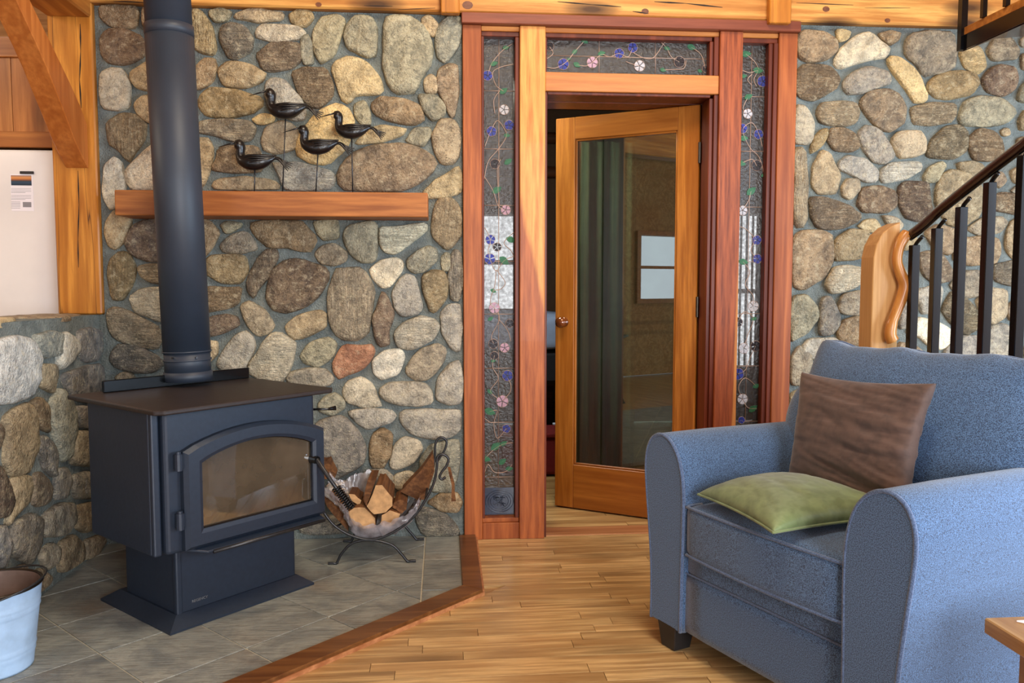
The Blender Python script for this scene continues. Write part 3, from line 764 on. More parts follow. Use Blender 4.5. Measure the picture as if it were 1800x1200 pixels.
for c, p in left: stone(p, c, lambda a, b, h: (-1.55 + h, a, b), wl)
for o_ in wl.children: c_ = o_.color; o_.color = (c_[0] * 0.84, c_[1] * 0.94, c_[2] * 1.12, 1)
for c, p in fill([], -1.79, -1.56, 0.02, 1.06, 700, cap=16): stone(p, c, lambda a, b, h: (a, -1.03 - h, b), wl)
# cap stones lying on the half wall
for c, y0, y1, w_, hh in (('b', -0.46, -0.04, 0.20, 0.022), ('y', -0.98, -0.60, 0.22, 0.030)):
    m = [(y0, -1.78), (y0 + .08, -1.80), (y1 - .08, -1.79), (y1, -1.72), (y1 - .02, -1.60), (y0 + .1, -1.545), (y0 + .02, -1.60)]
    stone(m, c, lambda a, b, h, q=hh: (b, a, 1.068 + h * 0.8), wl, 0.7)
# ---- side, rear and upper walls (outside the frame; plain planks with window openings)
def wall_with_holes(mb, axis, c0, c1, u0, u1, z0, z1, holes):
    us = sorted({u0, u1} | {h[0] for h in holes} | {h[1] for h in holes})
    for a, b in zip(us[:-1], us[1:]):
        hs = sorted([(h[2], h[3]) for h in holes if h[0] <= a and h[1] >= b]); z = z0
        for p, q in hs + [(z1, z1)]:
            if p > z:
                mb.box((a, c0, z), (b, c1, p)) if axis == 'y' else mb.box((c0, a, z), (c1, b, p))
            z = q
    return mb
REAR = [(-3.2, -1.2, 0.5, 2.7), (0.9, 3.3, 0.4, 3.05)]
struct('wall_rear', wall_with_holes(MB(), 'y', -7.1, -7.0, -4.4, 4.4, 0, 4.4, REAR), 'planks', 'plank wall opposite the stove')
SIDE = [(-3.5, -1.5, 0.06, 2.2)]
struct('wall_right', wall_with_holes(MB(), 'x', 4.3, 4.4, -7.0, 0.0, 0, 4.4, SIDE), 'planks', 'plank wall right of the stairs')
KW = [(-4.75, -3.98, 1.02, 1.86)]
struct('wall_kitchen', wall_with_holes(MB(), 'x', -4.3, -4.2, -7.0, 4.0, 0, 4.4, KW), 'planks', 'plank wall of the kitchen')
struct('wall_kitchen_back', MB().box((-4.2, 0.95, 0), (-1.76, 1.05, 4.4)).box((-1.76, 0.28, 0.0), (-1.752, 1.05, 4.4)), 'planks', 'plank wall behind refrigerator')
struct('wall_above_beam', MB().box((-1.8, 0.0, 2.76), (4.4, 0.28, 4.4)), 'planks', 'plank wall above the header beam')
def window_frame(name, n, x, a0, a1, z0, z1, axis='x', bars=1, label=None, mat='cabX'):
    t = thing(name, label, None, kind='structure'); w_ = 0.06
    def bx(nm, u0, u1, p, q, d=0.05):
        lo, hi = ((x - d, u0, p), (x + d, u1, q)) if axis == 'x' else ((u0, x - d, p), (u1, x + d, q))
        box(nm, lo, hi, mat, t)
    bx('window_jamb', a0 - w_, a0, z0 - w_, z1 + w_); bx('window_jamb', a1, a1 + w_, z0 - w_, z1 + w_)
    bx('window_head', a0, a1, z1, z1 + w_); bx('window_sill', a0, a1, z0 - w_, z0)
    if n == 2: bx('meeting_rail', a0, a1, (z0 + z1) / 2 - 0.02, (z0 + z1) / 2 + 0.02, 0.02)
    for k in range(1, bars + 1):
        u = a0 + (a1 - a0) * k / (bars + 1); bx('muntin', u - 0.012, u + 0.012, z0, z1, 0.015)
    return t
window_frame('window_4', 2, -4.2, -4.75, -3.98, 1.02, 1.86, 'x', 0, 'double-hung kitchen window mirrored in the open door')
window_frame('window_5', 1, -7.0, -3.2, -1.2, 0.5, 2.7, 'y', 1, 'tall window in rear wall, left'); window_frame('window_6', 1, -7.0, 0.9, 3.3, 0.4, 3.05, 'y', 1, 'tall window in rear wall, right')
window_frame('window_7', 1, 4.3, -3.5, -1.5, 0.06, 2.2, 'x', 1, 'patio door opening in right-hand wall')
# ---- bedroom beyond the door
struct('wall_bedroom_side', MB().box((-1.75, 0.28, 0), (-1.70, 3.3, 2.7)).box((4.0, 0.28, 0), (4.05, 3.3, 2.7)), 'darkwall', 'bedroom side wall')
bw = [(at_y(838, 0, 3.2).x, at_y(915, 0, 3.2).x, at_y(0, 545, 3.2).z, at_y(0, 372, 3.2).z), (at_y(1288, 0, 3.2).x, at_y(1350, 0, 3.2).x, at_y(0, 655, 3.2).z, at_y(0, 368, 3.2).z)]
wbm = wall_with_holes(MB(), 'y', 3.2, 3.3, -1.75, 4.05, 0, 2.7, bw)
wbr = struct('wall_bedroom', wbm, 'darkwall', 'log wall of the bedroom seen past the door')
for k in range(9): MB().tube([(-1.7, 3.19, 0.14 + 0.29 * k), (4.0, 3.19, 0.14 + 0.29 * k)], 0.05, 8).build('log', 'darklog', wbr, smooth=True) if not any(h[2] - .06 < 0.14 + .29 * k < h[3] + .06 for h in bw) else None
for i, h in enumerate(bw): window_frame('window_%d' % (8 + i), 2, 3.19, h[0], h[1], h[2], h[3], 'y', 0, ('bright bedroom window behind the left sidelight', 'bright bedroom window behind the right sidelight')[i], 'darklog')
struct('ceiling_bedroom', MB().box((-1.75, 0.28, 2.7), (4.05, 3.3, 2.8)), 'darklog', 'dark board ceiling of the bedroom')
cl = thing('window_blind', 'white vertical-slat blind at the bedroom window behind the right sidelight', 'blind', (bw[1][0], 3.1, bw[1][2]))
nb = 6
for k in range(nb):
    x_ = bw[1][0] + (bw[1][1] - bw[1][0]) * (k + 0.5) / nb
    MB().box((-0.012, -0.004, 0), (0.012, 0.004, bw[1][3] - bw[1][2]), Matrix.Rotation(0.6, 4, 'Z')).build('slat', 'blind', cl, local=True, loc=(x_ - bw[1][0], 0, 0))
box('headrail', (bw[1][0], 3.08, bw[1][3]), (bw[1][1], 3.12, bw[1][3] + 0.03), 'blind', cl)
# curtain, bed and things past the door
def curtain():
    t = thing('curtain', 'dark grey-green curtain hanging behind the glass of the open door', 'curtain', (1.0, 1.05, 2.1))
    vs = []; fs = []; nx, nz = 60, 6; x0, x1 = 0.80, 1.16
    for j in range(nz + 1):
        for i in range(nx + 1):
            u = i / nx; z = 2.06 - 2.0 * j / nz; am = 0.022 + 0.012 * j / nz
            vs.append((x0 + (x1 - x0) * u, 1.05 + am * math.sin(u * 26 + 0.3 * math.sin(j)) + 0.008 * math.sin(u * 61), z + (0.008 * math.sin(u * 26) if j == 0 else 0)))
    for j in range(nz):
        for i in range(nx): a = j * (nx + 1) + i; fs.append((a, a + 1, a + nx + 2, a + nx + 1))
    o = link('cloth', mesh('cloth', vs, fs), 'curtain', t, smooth=True)
    sm = o.modifiers.new('thick', 'SOLIDIFY'); sm.thickness = 0.004
    MB().tube([(0.7, 1.05, 2.08), (1.3, 1.05, 2.08)], 0.012, 10).build('rod', 'brass', t, smooth=True)
curtain()
bed = thing('bed', 'bed with pale blue quilt in the dark bedroom, glimpsed left of the open door', 'bed', (0.1, 2.45, 0))
rbox('quilt', (-0.9, 1.85, 0.74), (0.96, 3.1, 1.0), 0.06, 'quilt', bed, n=8); box('mattress', (-0.88, 1.88, 0.5), (0.93, 3.08, 0.74), 'darkcloth', bed, 0.03)
for sx in (-0.84, 0.86):
    for sy in (1.92, 3.0): box('leg', (sx, sy, 0), (sx + .06, sy + .06, 0.5), 'darklog', bed)
red = thing('storage_box', 'dark red cloth box on the bedroom floor, left of the open door', 'box', (0.62, 1.3, 0))
box('box_body', (0.35, 1.25, 0), (0.76, 1.55, 0.24), 'redcloth', red, 0.02); box('lid', (0.34, 1.24, 0.24), (0.77, 1.56, 0.27), 'redcloth', red, 0.008)

# ================================================================ beams and post
hb = tag(MB().box((-1.535, -0.045, 2.437), (4.3, 0.28, 2.76)).build('header_beam', 'beam', bevel=0.008), 'long knotty pine header beam over the stone wall and door frame', 'beam')
for i, (pa, pb) in enumerate(((775, 808), (1352, 1390))):
    xa, xb = at_y(pa, 10, -0.075).x, at_y(pb, 10, -0.075).x
    m = MB().box((xa, -0.085, at_y(pa, (22, 40)[i], -0.085).z), (xb, -0.045, 2.76))
    tag(m.build('beam_block', 'post', bevel=0.004), ('square wooden block on the header beam above the left end of the door frame', 'square wooden block on the header beam above the right end of the door frame')[i], 'block', group='blocks on the header beam')
tag(MB().box((-1.716, -0.03, 1.077), (-1.528, 0.14, 2.76)).build('timber_post', 'post', bevel=0.006), 'thick golden timber post with a long drying crack, standing on the half wall', 'post')
tag(MB().box((-1.716, -3.3, 2.375), (-1.528, -0.03, 2.72)).build('timber_beam', 'beamY', bevel=0.008), 'heavy timber beam running forward from the top of the golden post', 'beam')
def crack(pts, y, w_, parent, mat='void', lift=0.0012):
    for (x0, z0), (x1, z1) in zip(pts[:-1], pts[1:]):
        a, b = at_y(x0, z0, y), at_y(x1, z1, y); d = (b - a).normalized(); n_ = Vector((-d.z, 0, d.x)) * w_ / 2; e = 0.25
        MB().prism([a - n_ * e, a.lerp(b, .5) - n_, b - n_ * e, b + n_ * e, a.lerp(b, .5) + n_, a + n_ * e], (0, -lift, 0)).build('drying_crack', mat, parent)
for p_, w_ in ((((980, 3), (1040, 8), (1092, 12)), .006), (((1150, 3), (1205, 6), (1270, 13)), .007), (((1112, 20), (1140, 24)), .006), (((200, 3), (260, 4)), .004), (((640, 10), (690, 11)), .004), (((1400, 5), (1500, 9)), .004), (((1520, 14), (1600, 14)), .003), (((700, 17), (765, 14)), .003)): crack(p_, -0.045, w_, hb)
for kx, ky, kr in ((822, 9, 7), (838, 20, 4), (961, 26, 4.5), (1080, 31, 4), (1134, 20, 5), (1308, 34, 6), (1160, 28, 3), (652, 18, 4), (560, 8, 4), (1452, 16, 5), (1560, 36, 4), (470, 12, 3)):
    c = at_y(kx, ky, -0.045); r = kr / F * 3.7
    if c.z - r < 2.44: continue
    MB().prism([(c.x + r * 1.35 * math.cos(t * .6283), -0.045, c.z + r * math.sin(t * .6283)) for t in range(10)], (0, -0.001, 0)).build('knot', 'knotwood', hb)
post_ = bpy.data.objects['timber_post']
crack(((141, 42), (142, 90), (140, 140), (143, 190)), -0.03, 0.006, post_); crack(((137, 300), (139, 360), (137, 420), (138, 470)), -0.03, 0.005, post_)
# knee brace: a curved timber between post and beam
prof_lo = [(-0.03, 1.722), (-0.09, 1.765), (-0.155, 1.822), (-0.23, 1.905), (-0.31, 1.99), (-0.38, 2.066), (-0.46, 2.14), (-0.60, 2.256), (-0.78, 2.378)]
prof_hi = [(-0.62, 2.378), (-0.43, 2.240), (-0.30, 2.145), (-0.19, 2.062), (-0.095, 1.984), (-0.03, 1.915)]
def brace():
    x0, x1 = -1.657, -1.562
    m = MB().prism([(x0, a, b) for a, b in prof_lo + prof_hi], (x1 - x0, 0, 0))
    return tag(m.build('knee_brace', 'brace', bevel=0.003), 'curved orange-toned knee brace leaning from the post up to the beam', 'brace')
brace()
# cabinet above the fridge
cb = thing('wall_cabinet', 'framed wooden panel cupboard above the white refrigerator', 'cabinet', (-2.4, 0.2, 1.84))
cx0, cx1 = -3.4, -1.79
box('body', (cx0, 0.17, 1.845), (cx1, 0.9, 2.33), 'cab', cb)
box('bottom_rail', (cx0, 0.15, 1.84), (cx1, 0.17, 1.912), 'cabX', cb, 0.003); box('top_rail', (cx0, 0.15, 2.245), (cx1, 0.17, 2.335), 'cabX', cb, 0.003)
for k in range(9):
    xa = cx0 + (cx1 - cx0) * k / 9; box('board', (xa + .0015, 0.162, 1.912), (xa + (cx1 - cx0) / 9 - .0015, 0.17, 2.245), 'cab', cb)
def fridge():
    f = thing('refrigerator', 'white refrigerator side panel standing behind the stone half wall', 'refrigerator', (-2.2, 0.15, 0))
    fx = at_y(97, 264, 0.15).x
    box('body', (fx - 0.78, 0.15, 0.03), (fx, 0.90, 1.828), 'white_enamel', f, 0.008)
    box('door', (fx - 0.86, 0.15, 0.06), (fx - 0.79, 0.90, 1.82), 'white_enamel', f, 0.012)
    for sx in (-0.72, -0.06):
        for sy in (0.2, 0.82): MB().lathe([(0.02, 0), (0.02, 0.03)], (fx + sx, sy, 0), 10, True).build('foot', 'magnet', f)
    n = thing('paper_note', 'printed page with a sunset picture stuck on the white refrigerator', 'paper', tuple(at_y(40, 340, 0.149)))
    def sheet(nm, x0, y0, x1, y1, d, mat, par):
        a, b = at_y(x0, y0, 0.15), at_y(x1, y1, 0.15); return box(nm, (a.x, 0.15 - d - 0.0012, b.z), (b.x, 0.15 - d, a.z), mat, par)
    sheet('sheet', 18, 306, 60, 371, 0.0002, 'paper', n)
    k = NT('sunset_print'); tc = k.n('ShaderNodeTexCoord'); sp = k.n('ShaderNodeSeparateXYZ'); k.l(tc.outputs['Generated'], sp.inputs[0])
    r = k.ramp(sp.outputs[2], [(0.0, lin((24, 34, 50))), (0.30, lin((40, 66, 92))), (0.45, lin((62, 60, 62))), (0.55, lin((150, 84, 50))), (0.75, lin((222, 150, 80))), (1.0, lin((150, 120, 110)))])
    k.l(r, k.b.inputs['Base Color']); M['sunset'] = k.m
    sheet('picture', 19.5, 308, 56, 326, 0.0018, 'sunset', n); sheet('picture', 40.5, 355, 55.5, 364, 0.0018, 'ink', n)
    lines = MB()
    for yy in (331, 333.5, 336, 338, 343, 345.5, 348, 350.2):
        a, b = at_y(20, yy, 0.15), at_y(55 if yy not in (338, 350.2) else 45, yy + 0.8, 0.15); lines.box((a.x, 0.1480, b.z), (b.x, 0.1486, a.z))
    for yy in (354.5, 357, 359.5, 362, 365):
        a, b = at_y(20, yy, 0.15), at_y(36, yy + 0.8, 0.15); lines.box((a.x, 0.1480, b.z), (b.x, 0.1486, a.z))
    tag(lines.build('printed_lines', 'ink', n), kind='stuff')
    a, b = at_y(34, 300.5, 0.14), at_y(58, 305.5, 0.14)
    tag(box('magnet', (a.x, 0.142, b.z), (b.x, 0.15, a.z), 'magnet', None, 0.001), 'small black bar magnet above the printed page', 'magnet')
fridge()
# ================================================================ hearth
K2 = math.sqrt(2)
hearth = thing('hearth', 'grey slate tile hearth under the stove with a cherry wood kerb', 'hearth', (-0.8, -0.6, 0))
HZ = 0.018
region = [(-1.55, 0.0), (0.067, 0.0), (0.067, 0.067 - 0.524 * K2), (-1.8, -1.8 - 0.524 * K2), (-1.8, -1.03), (-1.55, -1.03)]
MB().prism([(a, b, -0.012) for a, b in region], (0, 0, HZ + 0.012 - 0.003)).build('grout_bed', 'grout', hearth)
def clip(poly, a, b, c):   # keep a*x + b*y <= c
    out = []
    for i in range(len(poly)):
        p, q = poly[i], poly[(i + 1) % len(poly)]; dp, dq = a * p[0] + b * p[1] - c, a * q[0] + b * q[1] - c
        if dp <= 0: out.append(p)
        if dp * dq < 0: t = dp / (dp - dq); out.append((p[0] + (q[0] - p[0]) * t, p[1] + (q[1] - p[1]) * t))
    return out
def emit(poly):
    if len(poly) < 3: return
    A = abs(sum(poly[i][0] * poly[(i + 1) % len(poly)][1] - poly[(i + 1) % len(poly)][0] * poly[i][1] for i in range(len(poly)))) / 2
    if A < 0.0004: return
    cx = sum(p[0] for p in poly) / len(poly); cy = sum(p[1] for p in poly) / len(poly)
    MB().prism([(a - cx, b - cy, 0) for a, b in poly], (0, 0, 0.006 + sr.uniform(-.0005, .0008))).build('tile', 'tile', hearth, bevel=0.0012, loc=(cx, cy, HZ - 0.005), local=False)
GP, GQ, G = 0.328, 0.33, 0.0028
for i in range(-12, 9):
    for j in range(-3, 8):
        p0, p1 = -1.61 + GP * i + G, -1.61 + GP * (i + 1) - G; q0, q1 = -0.03 + GQ * j + G, -0.03 + GQ * (j + 1) - G
        sq = [(((p - q) / K2), ((p + q) / K2)) for p, q in ((p0, q0), (p1, q0), (p1, q1), (p0, q1))]
        for a, b, c in ((1, 0, -0.0925 - G), (0, 1, -0.002), (1, -1, 0.524 * K2 - G * 1.4), (-1, 0, 1.8)): 
            if sq: sq = clip(sq, a, b, c)
        if not sq: continue
        s1 = clip(sq, -1, 0, 1.548); emit(s1)
        s2 = clip(clip(sq, 1, 0, -1.552), 0, 1, -1.035); emit(s2)
for a, b in ((-0.002, -0.345), (-0.345, -0.70), (-0.70, -0.9)):
    sq = [(-0.0925 + G, a - G), (0.065, a - G), (0.065, b + G), (-0.0925 + G, b + G)]; emit(clip(sq, 1, -1, 0.524 * K2 - G * 1.4))
kw_ = 0.088
KI, KO = 0.524 * K2, 0.618 * K2
p_in, p_out = (0.067, 0.067 - KI), (0.145, 0.145 - KO)
MB().prism([(0.067, -0.025, 0), (0.145, -0.025, 0), (p_out[0], p_out[1], 0), (p_in[0], p_in[1], 0)], (0, 0, 0.027)).build('kerb', 'kerb', hearth, bevel=0.003)
MB().prism([(p_in[0], p_in[1], 0), (p_out[0], p_out[1], 0), (-1.8, -1.8 - KO, 0), (-1.8, -1.8 - KI, 0)], (0, 0, 0.027)).build('kerb', 'kerb', hearth, bevel=0.003)
MB().prism([(0.145, -0.025, 0), (0.153, -0.025, 0), (0.153, 0.150 - KO, 0), (-1.8, -1.8 - KO - 0.012, 0), (-1.8, -1.8 - KO + .001, 0), (0.145, 0.145 - KO, 0)], (0, 0, 0.015)).build('kerb_edging', 'kerb_edge', hearth)
# ================================================================ door frame, sidelights, transom
df = thing('door_1', 'cherry wood frame around the open door with sidelights and transom', None, (0.88, 0, 0), kind='structure')
def fb_(name, x0, x1, z0, z1, mat, y0=-0.03, y1=0.12, bev=0.003, par=df): return box(name, (x0, y0, z0), (x1, y1, z1), mat, par, bev)
fb_('head_board', 0.088, 1.672, 2.388, 2.436, 'cherry_head', -0.055)
fb_('jamb', 0.0925, 0.178, 0.0, 2.388, 'cherry'); fb_('jamb', 1.578, 1.668, 0.0, 2.388, 'cherry')
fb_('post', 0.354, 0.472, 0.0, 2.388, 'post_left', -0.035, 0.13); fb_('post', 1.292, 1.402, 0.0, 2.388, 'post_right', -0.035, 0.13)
fb_('transom_rail', 0.472, 1.292, 2.100, 2.186, 'cherry_tanX', -0.028, 0.12)
fb_('bottom_rail', 0.178, 0.354, 0.0, 0.078, 'cherry', -0.026); fb_('bottom_rail', 1.402, 1.578, 0.0, 0.078, 'cherry', -0.026)
fb_('head_rail', 0.178, 0.354, 2.366, 2.388, 'cherry_tanX', -0.02); fb_('head_rail', 0.472, 1.292, 2.366, 2.388, 'cherry_tanX', -0.02); fb_('head_rail', 1.402, 1.578, 2.366, 2.388, 'cherry_tanX', -0.02)
def stop(x0, x1, z0, z1, y0=-0.012, y1=0.10, mat='molding'): return fb_('stop', x0, x1, z0, z1, mat, y0, y1, 0.0025)
# stepped moldings round each light and the doorway
stop(0.178, 0.190, 0.098, 2.344); stop(0.334, 0.3535, 0.098, 2.344); stop(0.178, 0.354, 2.344, 2.366); stop(0.178, 0.354, 0.078, 0.098, mat='cherry')
stop(1.402, 1.408, 0.098, 2.344); stop(1.536, 1.556, 0.098, 2.344); stop(1.556, 1.578, 0.098, 2.344, -0.022); stop(1.402, 1.578, 2.344, 2.366); stop(1.402, 1.578, 0.078, 0.098, mat='cherry')
stop(0.472, 1.262, 2.346, 2.366); stop(0.472, 0.482, 2.186, 2.346); stop(1.250, 1.268, 2.186, 2.346); stop(1.268, 1.292, 2.186, 2.366, -0.02)
stop(0.472, 0.484, 0.0, 2.100, -0.015, 0.13); stop(0.484, 1.256, 2.086, 2.100, -0.015, 0.13); stop(1.272, 1.292, 0.0, 2.100, -0.02, 0.13); stop(1.254, 1.272, 0.0, 2.086, -0.005, 0.105)
box('jamb', (0.10, 0.13, 0), (0.478, 0.28, 0.06), 'cherry_red', df); box('door_lining', (1.27, 0.13, 0.0), (1.30, 0.28, 2.11), 'molding', df)
box('door_lining', (0.45, 0.13, 0.0), (0.476, 0.28, 2.11), 'cherry_red', df); box('door_lining', (0.476, 0.13, 2.084), (1.27, 0.28, 2.11), 'molding', df)
box('threshold', (0.484, 0.0, -0.01), (1.272, 0.13, 0.004), 'kerb_edge', df, 0.002)
YG = 0.030
def light(n, x0, x1, z0, z1, label, vlines, hlines, items, vines, roundel=None):
    t = thing('window_%d' % n, label, None, ((x0 + x1) / 2, YG, z0), kind='structure')
    box('pane', (x0, YG, z0), (x1, YG + 0.005, z1), 'texglass', t)
    def P(x, y, d=0.0): return at_y(x, y, YG - d)
    ld = MB()
    for x in vlines:
        a = P(*x[:2]); b = P(*x[2:]); ld.tube([(a.x, YG - .001, a.z), (b.x, YG - .001, b.z)], 0.0015, 5)
    for x, y_ in hlines:
        z = P(x, y_).z; ld.tube([(x0, YG - .001, z), (x1, YG - .001, z)], 0.0017, 5)
    for vn in vines:
        pts = cat_rom([P(a, b, 0.002) for a, b in vn], 5); ld.tube([(max(x0 + .001, min(x1 - .001, p.x)), p.y, max(z0, min(z1, p.z))) for p in pts], 0.0019, 5)
    tag(ld.build('lead_came', 'lead', t, smooth=True), kind='stuff')
    rr = random.Random(n * 5)
    for kind, x, y_, r in items:
        c = P(x, y_, 0.0); s = r / F * (0.996 * (CAM.y * -1 + YG))
        if kind == 'g':
            a = rr.uniform(-0.7, 0.7); poly = []
            for u, v in ((-1.15, 0), (-0.7, 0.5), (-0.1, 0.72), (0.5, 0.5), (1.25, 0), (0.5, -0.55), (-0.1, -0.7), (-0.7, -0.5)):
                poly.append((u * s * math.cos(a) - v * s * math.sin(a), 0, u * s * math.sin(a) + v * s * math.cos(a)))
            MB().prism(poly, (0, -0.003, 0)).build('glass_leaf', 'leafglass', t, loc=(c.x, YG - 0.0005, c.z))
            continue
        mt = dict(b='fl_blue', p='fl_pink', w='fl_white', k='fl_dark', n='leafglass')[kind]
        a0 = rr.uniform(0, 6); m = MB()
        for k in range(5):
            aa = a0 + k * 2 * math.pi / 5; w_ = math.pi / 5 * 0.86
            poly = [(0.12 * s * math.cos(aa), 0, 0.12 * s * math.sin(aa))]
            for q in (-1, -0.5, 0, 0.5, 1):
                rad = s * (0.93 if abs(q) == 1 else 1.04); poly.append((rad * math.cos(aa + w_ * q), 0, rad * math.sin(aa + w_ * q)))
            m.prism(poly, (0, -0.003, 0))
        fo = m.build('glass_flower', mt, t, loc=(c.x, YG - 0.0005, c.z))
        ring = [(s * 1.06 * math.cos(k * math.pi / 8), -0.0015, s * 1.06 * math.sin(k * math.pi / 8)) for k in range(17)]
        MB().tube(ring, 0.0012, 5, False).build('flower_rim', 'lead', fo, local=True, smooth=True)
    if roundel:
        a, b = P(roundel[0], roundel[1]), P(roundel[2], roundel[3])
        rd = box('glass_roundel', (x0 + .001, YG - 0.004, b.z), (x1 - .001, YG - 0.0005, a.z), 'roundel', t)
        cx, cz = (x0 + x1) / 2, (a.z + b.z) / 2; R_ = (x1 - x0) / 2
        m = MB()
        for rr_ in (0.94, 0.76, 0.60):
            m.tube([(cx + R_ * rr_ * math.cos(k * math.pi / 12), YG - 0.005, cz + R_ * rr_ * 0.8 * math.sin(k * math.pi / 12)) for k in range(25)], 0.0016, 5, False)
        q = random.Random(4)
        for k in range(9):
            pts = [(cx + R_ * 0.42 * math.cos(q.uniform(0, 6)) , YG - 0.005, cz + R_ * 0.34 * math.sin(q.uniform(0, 6))) for _ in range(3)]; m.tube(pts, 0.0013, 5)
        m.build('raised_rings', 'roundel', rd, smooth=True)
    return t
L_items = [('g', 889, 84, 5), ('g', 868, 112, 6), ('b', 857, 133, 8), ('g', 885, 160, 7), ('w', 886, 193, 8), ('b', 864, 231, 8), ('b', 895, 220, 8), ('g', 891, 238, 5), ('g', 893, 284, 7), ('k', 870, 288, 8),
           ('g', 873, 334, 8), ('p', 889, 369, 8), ('b', 862, 421, 8), ('g', 898, 421, 8), ('k', 874, 434, 7), ('b', 861, 455, 9), ('g', 886, 458, 9), ('g', 867, 511, 5), ('p', 869, 541, 9), ('g', 862, 560, 5), ('k', 896, 568, 7),
           ('k', 867, 604, 8), ('p', 887, 611, 8), ('k', 869, 625, 7), ('g', 867, 634, 4), ('b', 892, 660, 9), ('g', 861, 688, 5), ('p', 883, 705, 10), ('g', 861, 723, 9), ('b', 890, 753, 7), ('g', 871, 784, 9), ('g', 885, 779, 6), ('g', 855, 806, 7), ('g', 883, 811, 7), ('g', 895, 823, 6)]
light(1, 0.190, 0.334, 0.110, 2.344, 'left sidelight with morning-glory stained glass and a dark blue roundel at its foot', [(877, 66, 876, 855)], [(877, v) for v in (160, 262, 361, 459, 552, 647, 742, 838)], L_items,
      [[(902, 76), (882, 90), (864, 112), (858, 132)], [(903, 113), (880, 118), (866, 128), (872, 150), (885, 160)], [(878, 160), (868, 176), (870, 200)], [(852, 258), (862, 232), (874, 212), (886, 226), (890, 240), (876, 262), (858, 284), (851, 315)],
       [(851, 310), (866, 334), (876, 362), (889, 370)], [(878, 362), (874, 300), (880, 280)], [(852, 400), (862, 421), (858, 440), (861, 455), (872, 476), (886, 458), (904, 450)], [(904, 408), (886, 426), (898, 440), (904, 452)], [(874, 476), (888, 496), (880, 508), (867, 512), (862, 532), (869, 541)], [(872, 474), (870, 500), (866, 512)],
       [(869, 541), (878, 560), (864, 590), (868, 604)], [(876, 560), (892, 580), (898, 600)], [(869, 625), (866, 645), (876, 665), (862, 686), (874, 700)], [(883, 705), (896, 690), (898, 676), (892, 664)], [(861, 723), (874, 722), (868, 744), (874, 770), (890, 753)], [(852, 735), (862, 742), (876, 742)], [(852, 806), (868, 790), (886, 780), (902, 778)], [(852, 830), (858, 816), (870, 830), (890, 828), (900, 816)]], (850, 857, 904, 903))
R_items = [('g', 1311, 95, 8), ('g', 1332, 124, 8), ('g', 1307, 134, 5), ('b', 1340, 143, 9), ('g', 1315, 170, 7), ('w', 1314, 200, 8), ('b', 1305, 226, 8), ('b', 1333, 236, 8), ('g', 1307, 243, 7), ('g', 1303, 287, 7), ('k', 1330, 291, 9), ('g', 1341, 308, 4),
           ('g', 1320, 336, 9), ('w', 1305, 370, 8), ('b', 1330, 422, 8), ('b', 1331, 455, 8), ('g', 1306, 460, 8), ('w', 1324, 538, 9), ('g', 1325, 560, 5), ('k', 1297, 566, 8), ('w', 1307, 612, 9), ('k', 1328, 608, 9), ('b', 1297, 657, 10), ('g', 1329, 678, 6), ('w', 1305, 701, 9), ('g', 1323, 718, 8), ('b', 1303, 738, 6)]
light(2, 1.408, 1.536, 0.110, 2.344, 'right sidelight with morning-glory stained glass, partly hidden by the blue armchair', [(1322, 76, 1310, 740)], [(1322, v) for v in (170, 266, 364, 460, 551, 643, 740)], R_items,
      [[(1311, 95), (1326, 108), (1334, 122)], [(1304, 123), (1318, 128), (1332, 124), (1325, 140), (1330, 152)], [(1322, 130), (1314, 140), (1322, 150)], [(1314, 172), (1306, 190), (1312, 200)], [(1340, 258), (1334, 236), (1322, 216), (1306, 226), (1310, 244), (1320, 262), (1334, 276), (1343, 302)], [(1305, 286), (1322, 280), (1330, 292)], [(1320, 336), (1316, 352), (1304, 370)], [(1296, 398), (1310, 402), (1326, 420), (1320, 440), (1331, 455)], [(1306, 460), (1318, 478), (1310, 500), (1324, 520), (1324, 538)], [(1297, 566), (1308, 548), (1324, 560), (1314, 590), (1307, 612)], [(1328, 608), (1318, 630), (1310, 650), (1297, 657)], [(1305, 701), (1298, 680), (1310, 664), (1329, 678)], [(1305, 701), (1314, 716), (1330, 718)]])
T_items = [('k', 966, 82, 7), ('b', 990, 113, 9), ('g', 1000, 104, 3), ('g', 1014, 114, 6), ('g', 1010, 91, 5), ('g', 1027, 71, 7), ('p', 1041, 110, 9), ('g', 1057, 94, 6), ('b', 1088, 94, 8), ('b', 1112, 84, 8), ('w', 1124, 116, 9), ('g', 1165, 123, 5), ('k', 1194, 109, 9), ('g', 1172, 85, 5), ('g', 1215, 83, 7), ('g', 1230, 125, 4), ('k', 1240, 121, 6)]
light(3, 0.482, 1.250, 2.188, 2.346, 'long transom light of stained-glass flowers over the doorway', [(1053, 66, 1053, 128), (1152, 70, 1152, 130)], [(1150, 102)], T_items,
      [[(960, 118), (975, 120), (990, 113), (1000, 104), (1010, 91), (1027, 72)], [(966, 82), (972, 94), (960, 104)], [(1014, 114), (1030, 116), (1041, 110), (1057, 96), (1072, 100), (1088, 94), (1104, 100), (1112, 84)], [(1112, 92), (1132, 102), (1150, 100), (1170, 70)], [(1124, 116), (1110, 112), (1100, 108)], [(1165, 123), (1186, 122), (1202, 120), (1206, 106)], [(1162, 74), (1172, 85), (1180, 100), (1194, 109)], [(1215, 83), (1232, 96), (1240, 121)]])
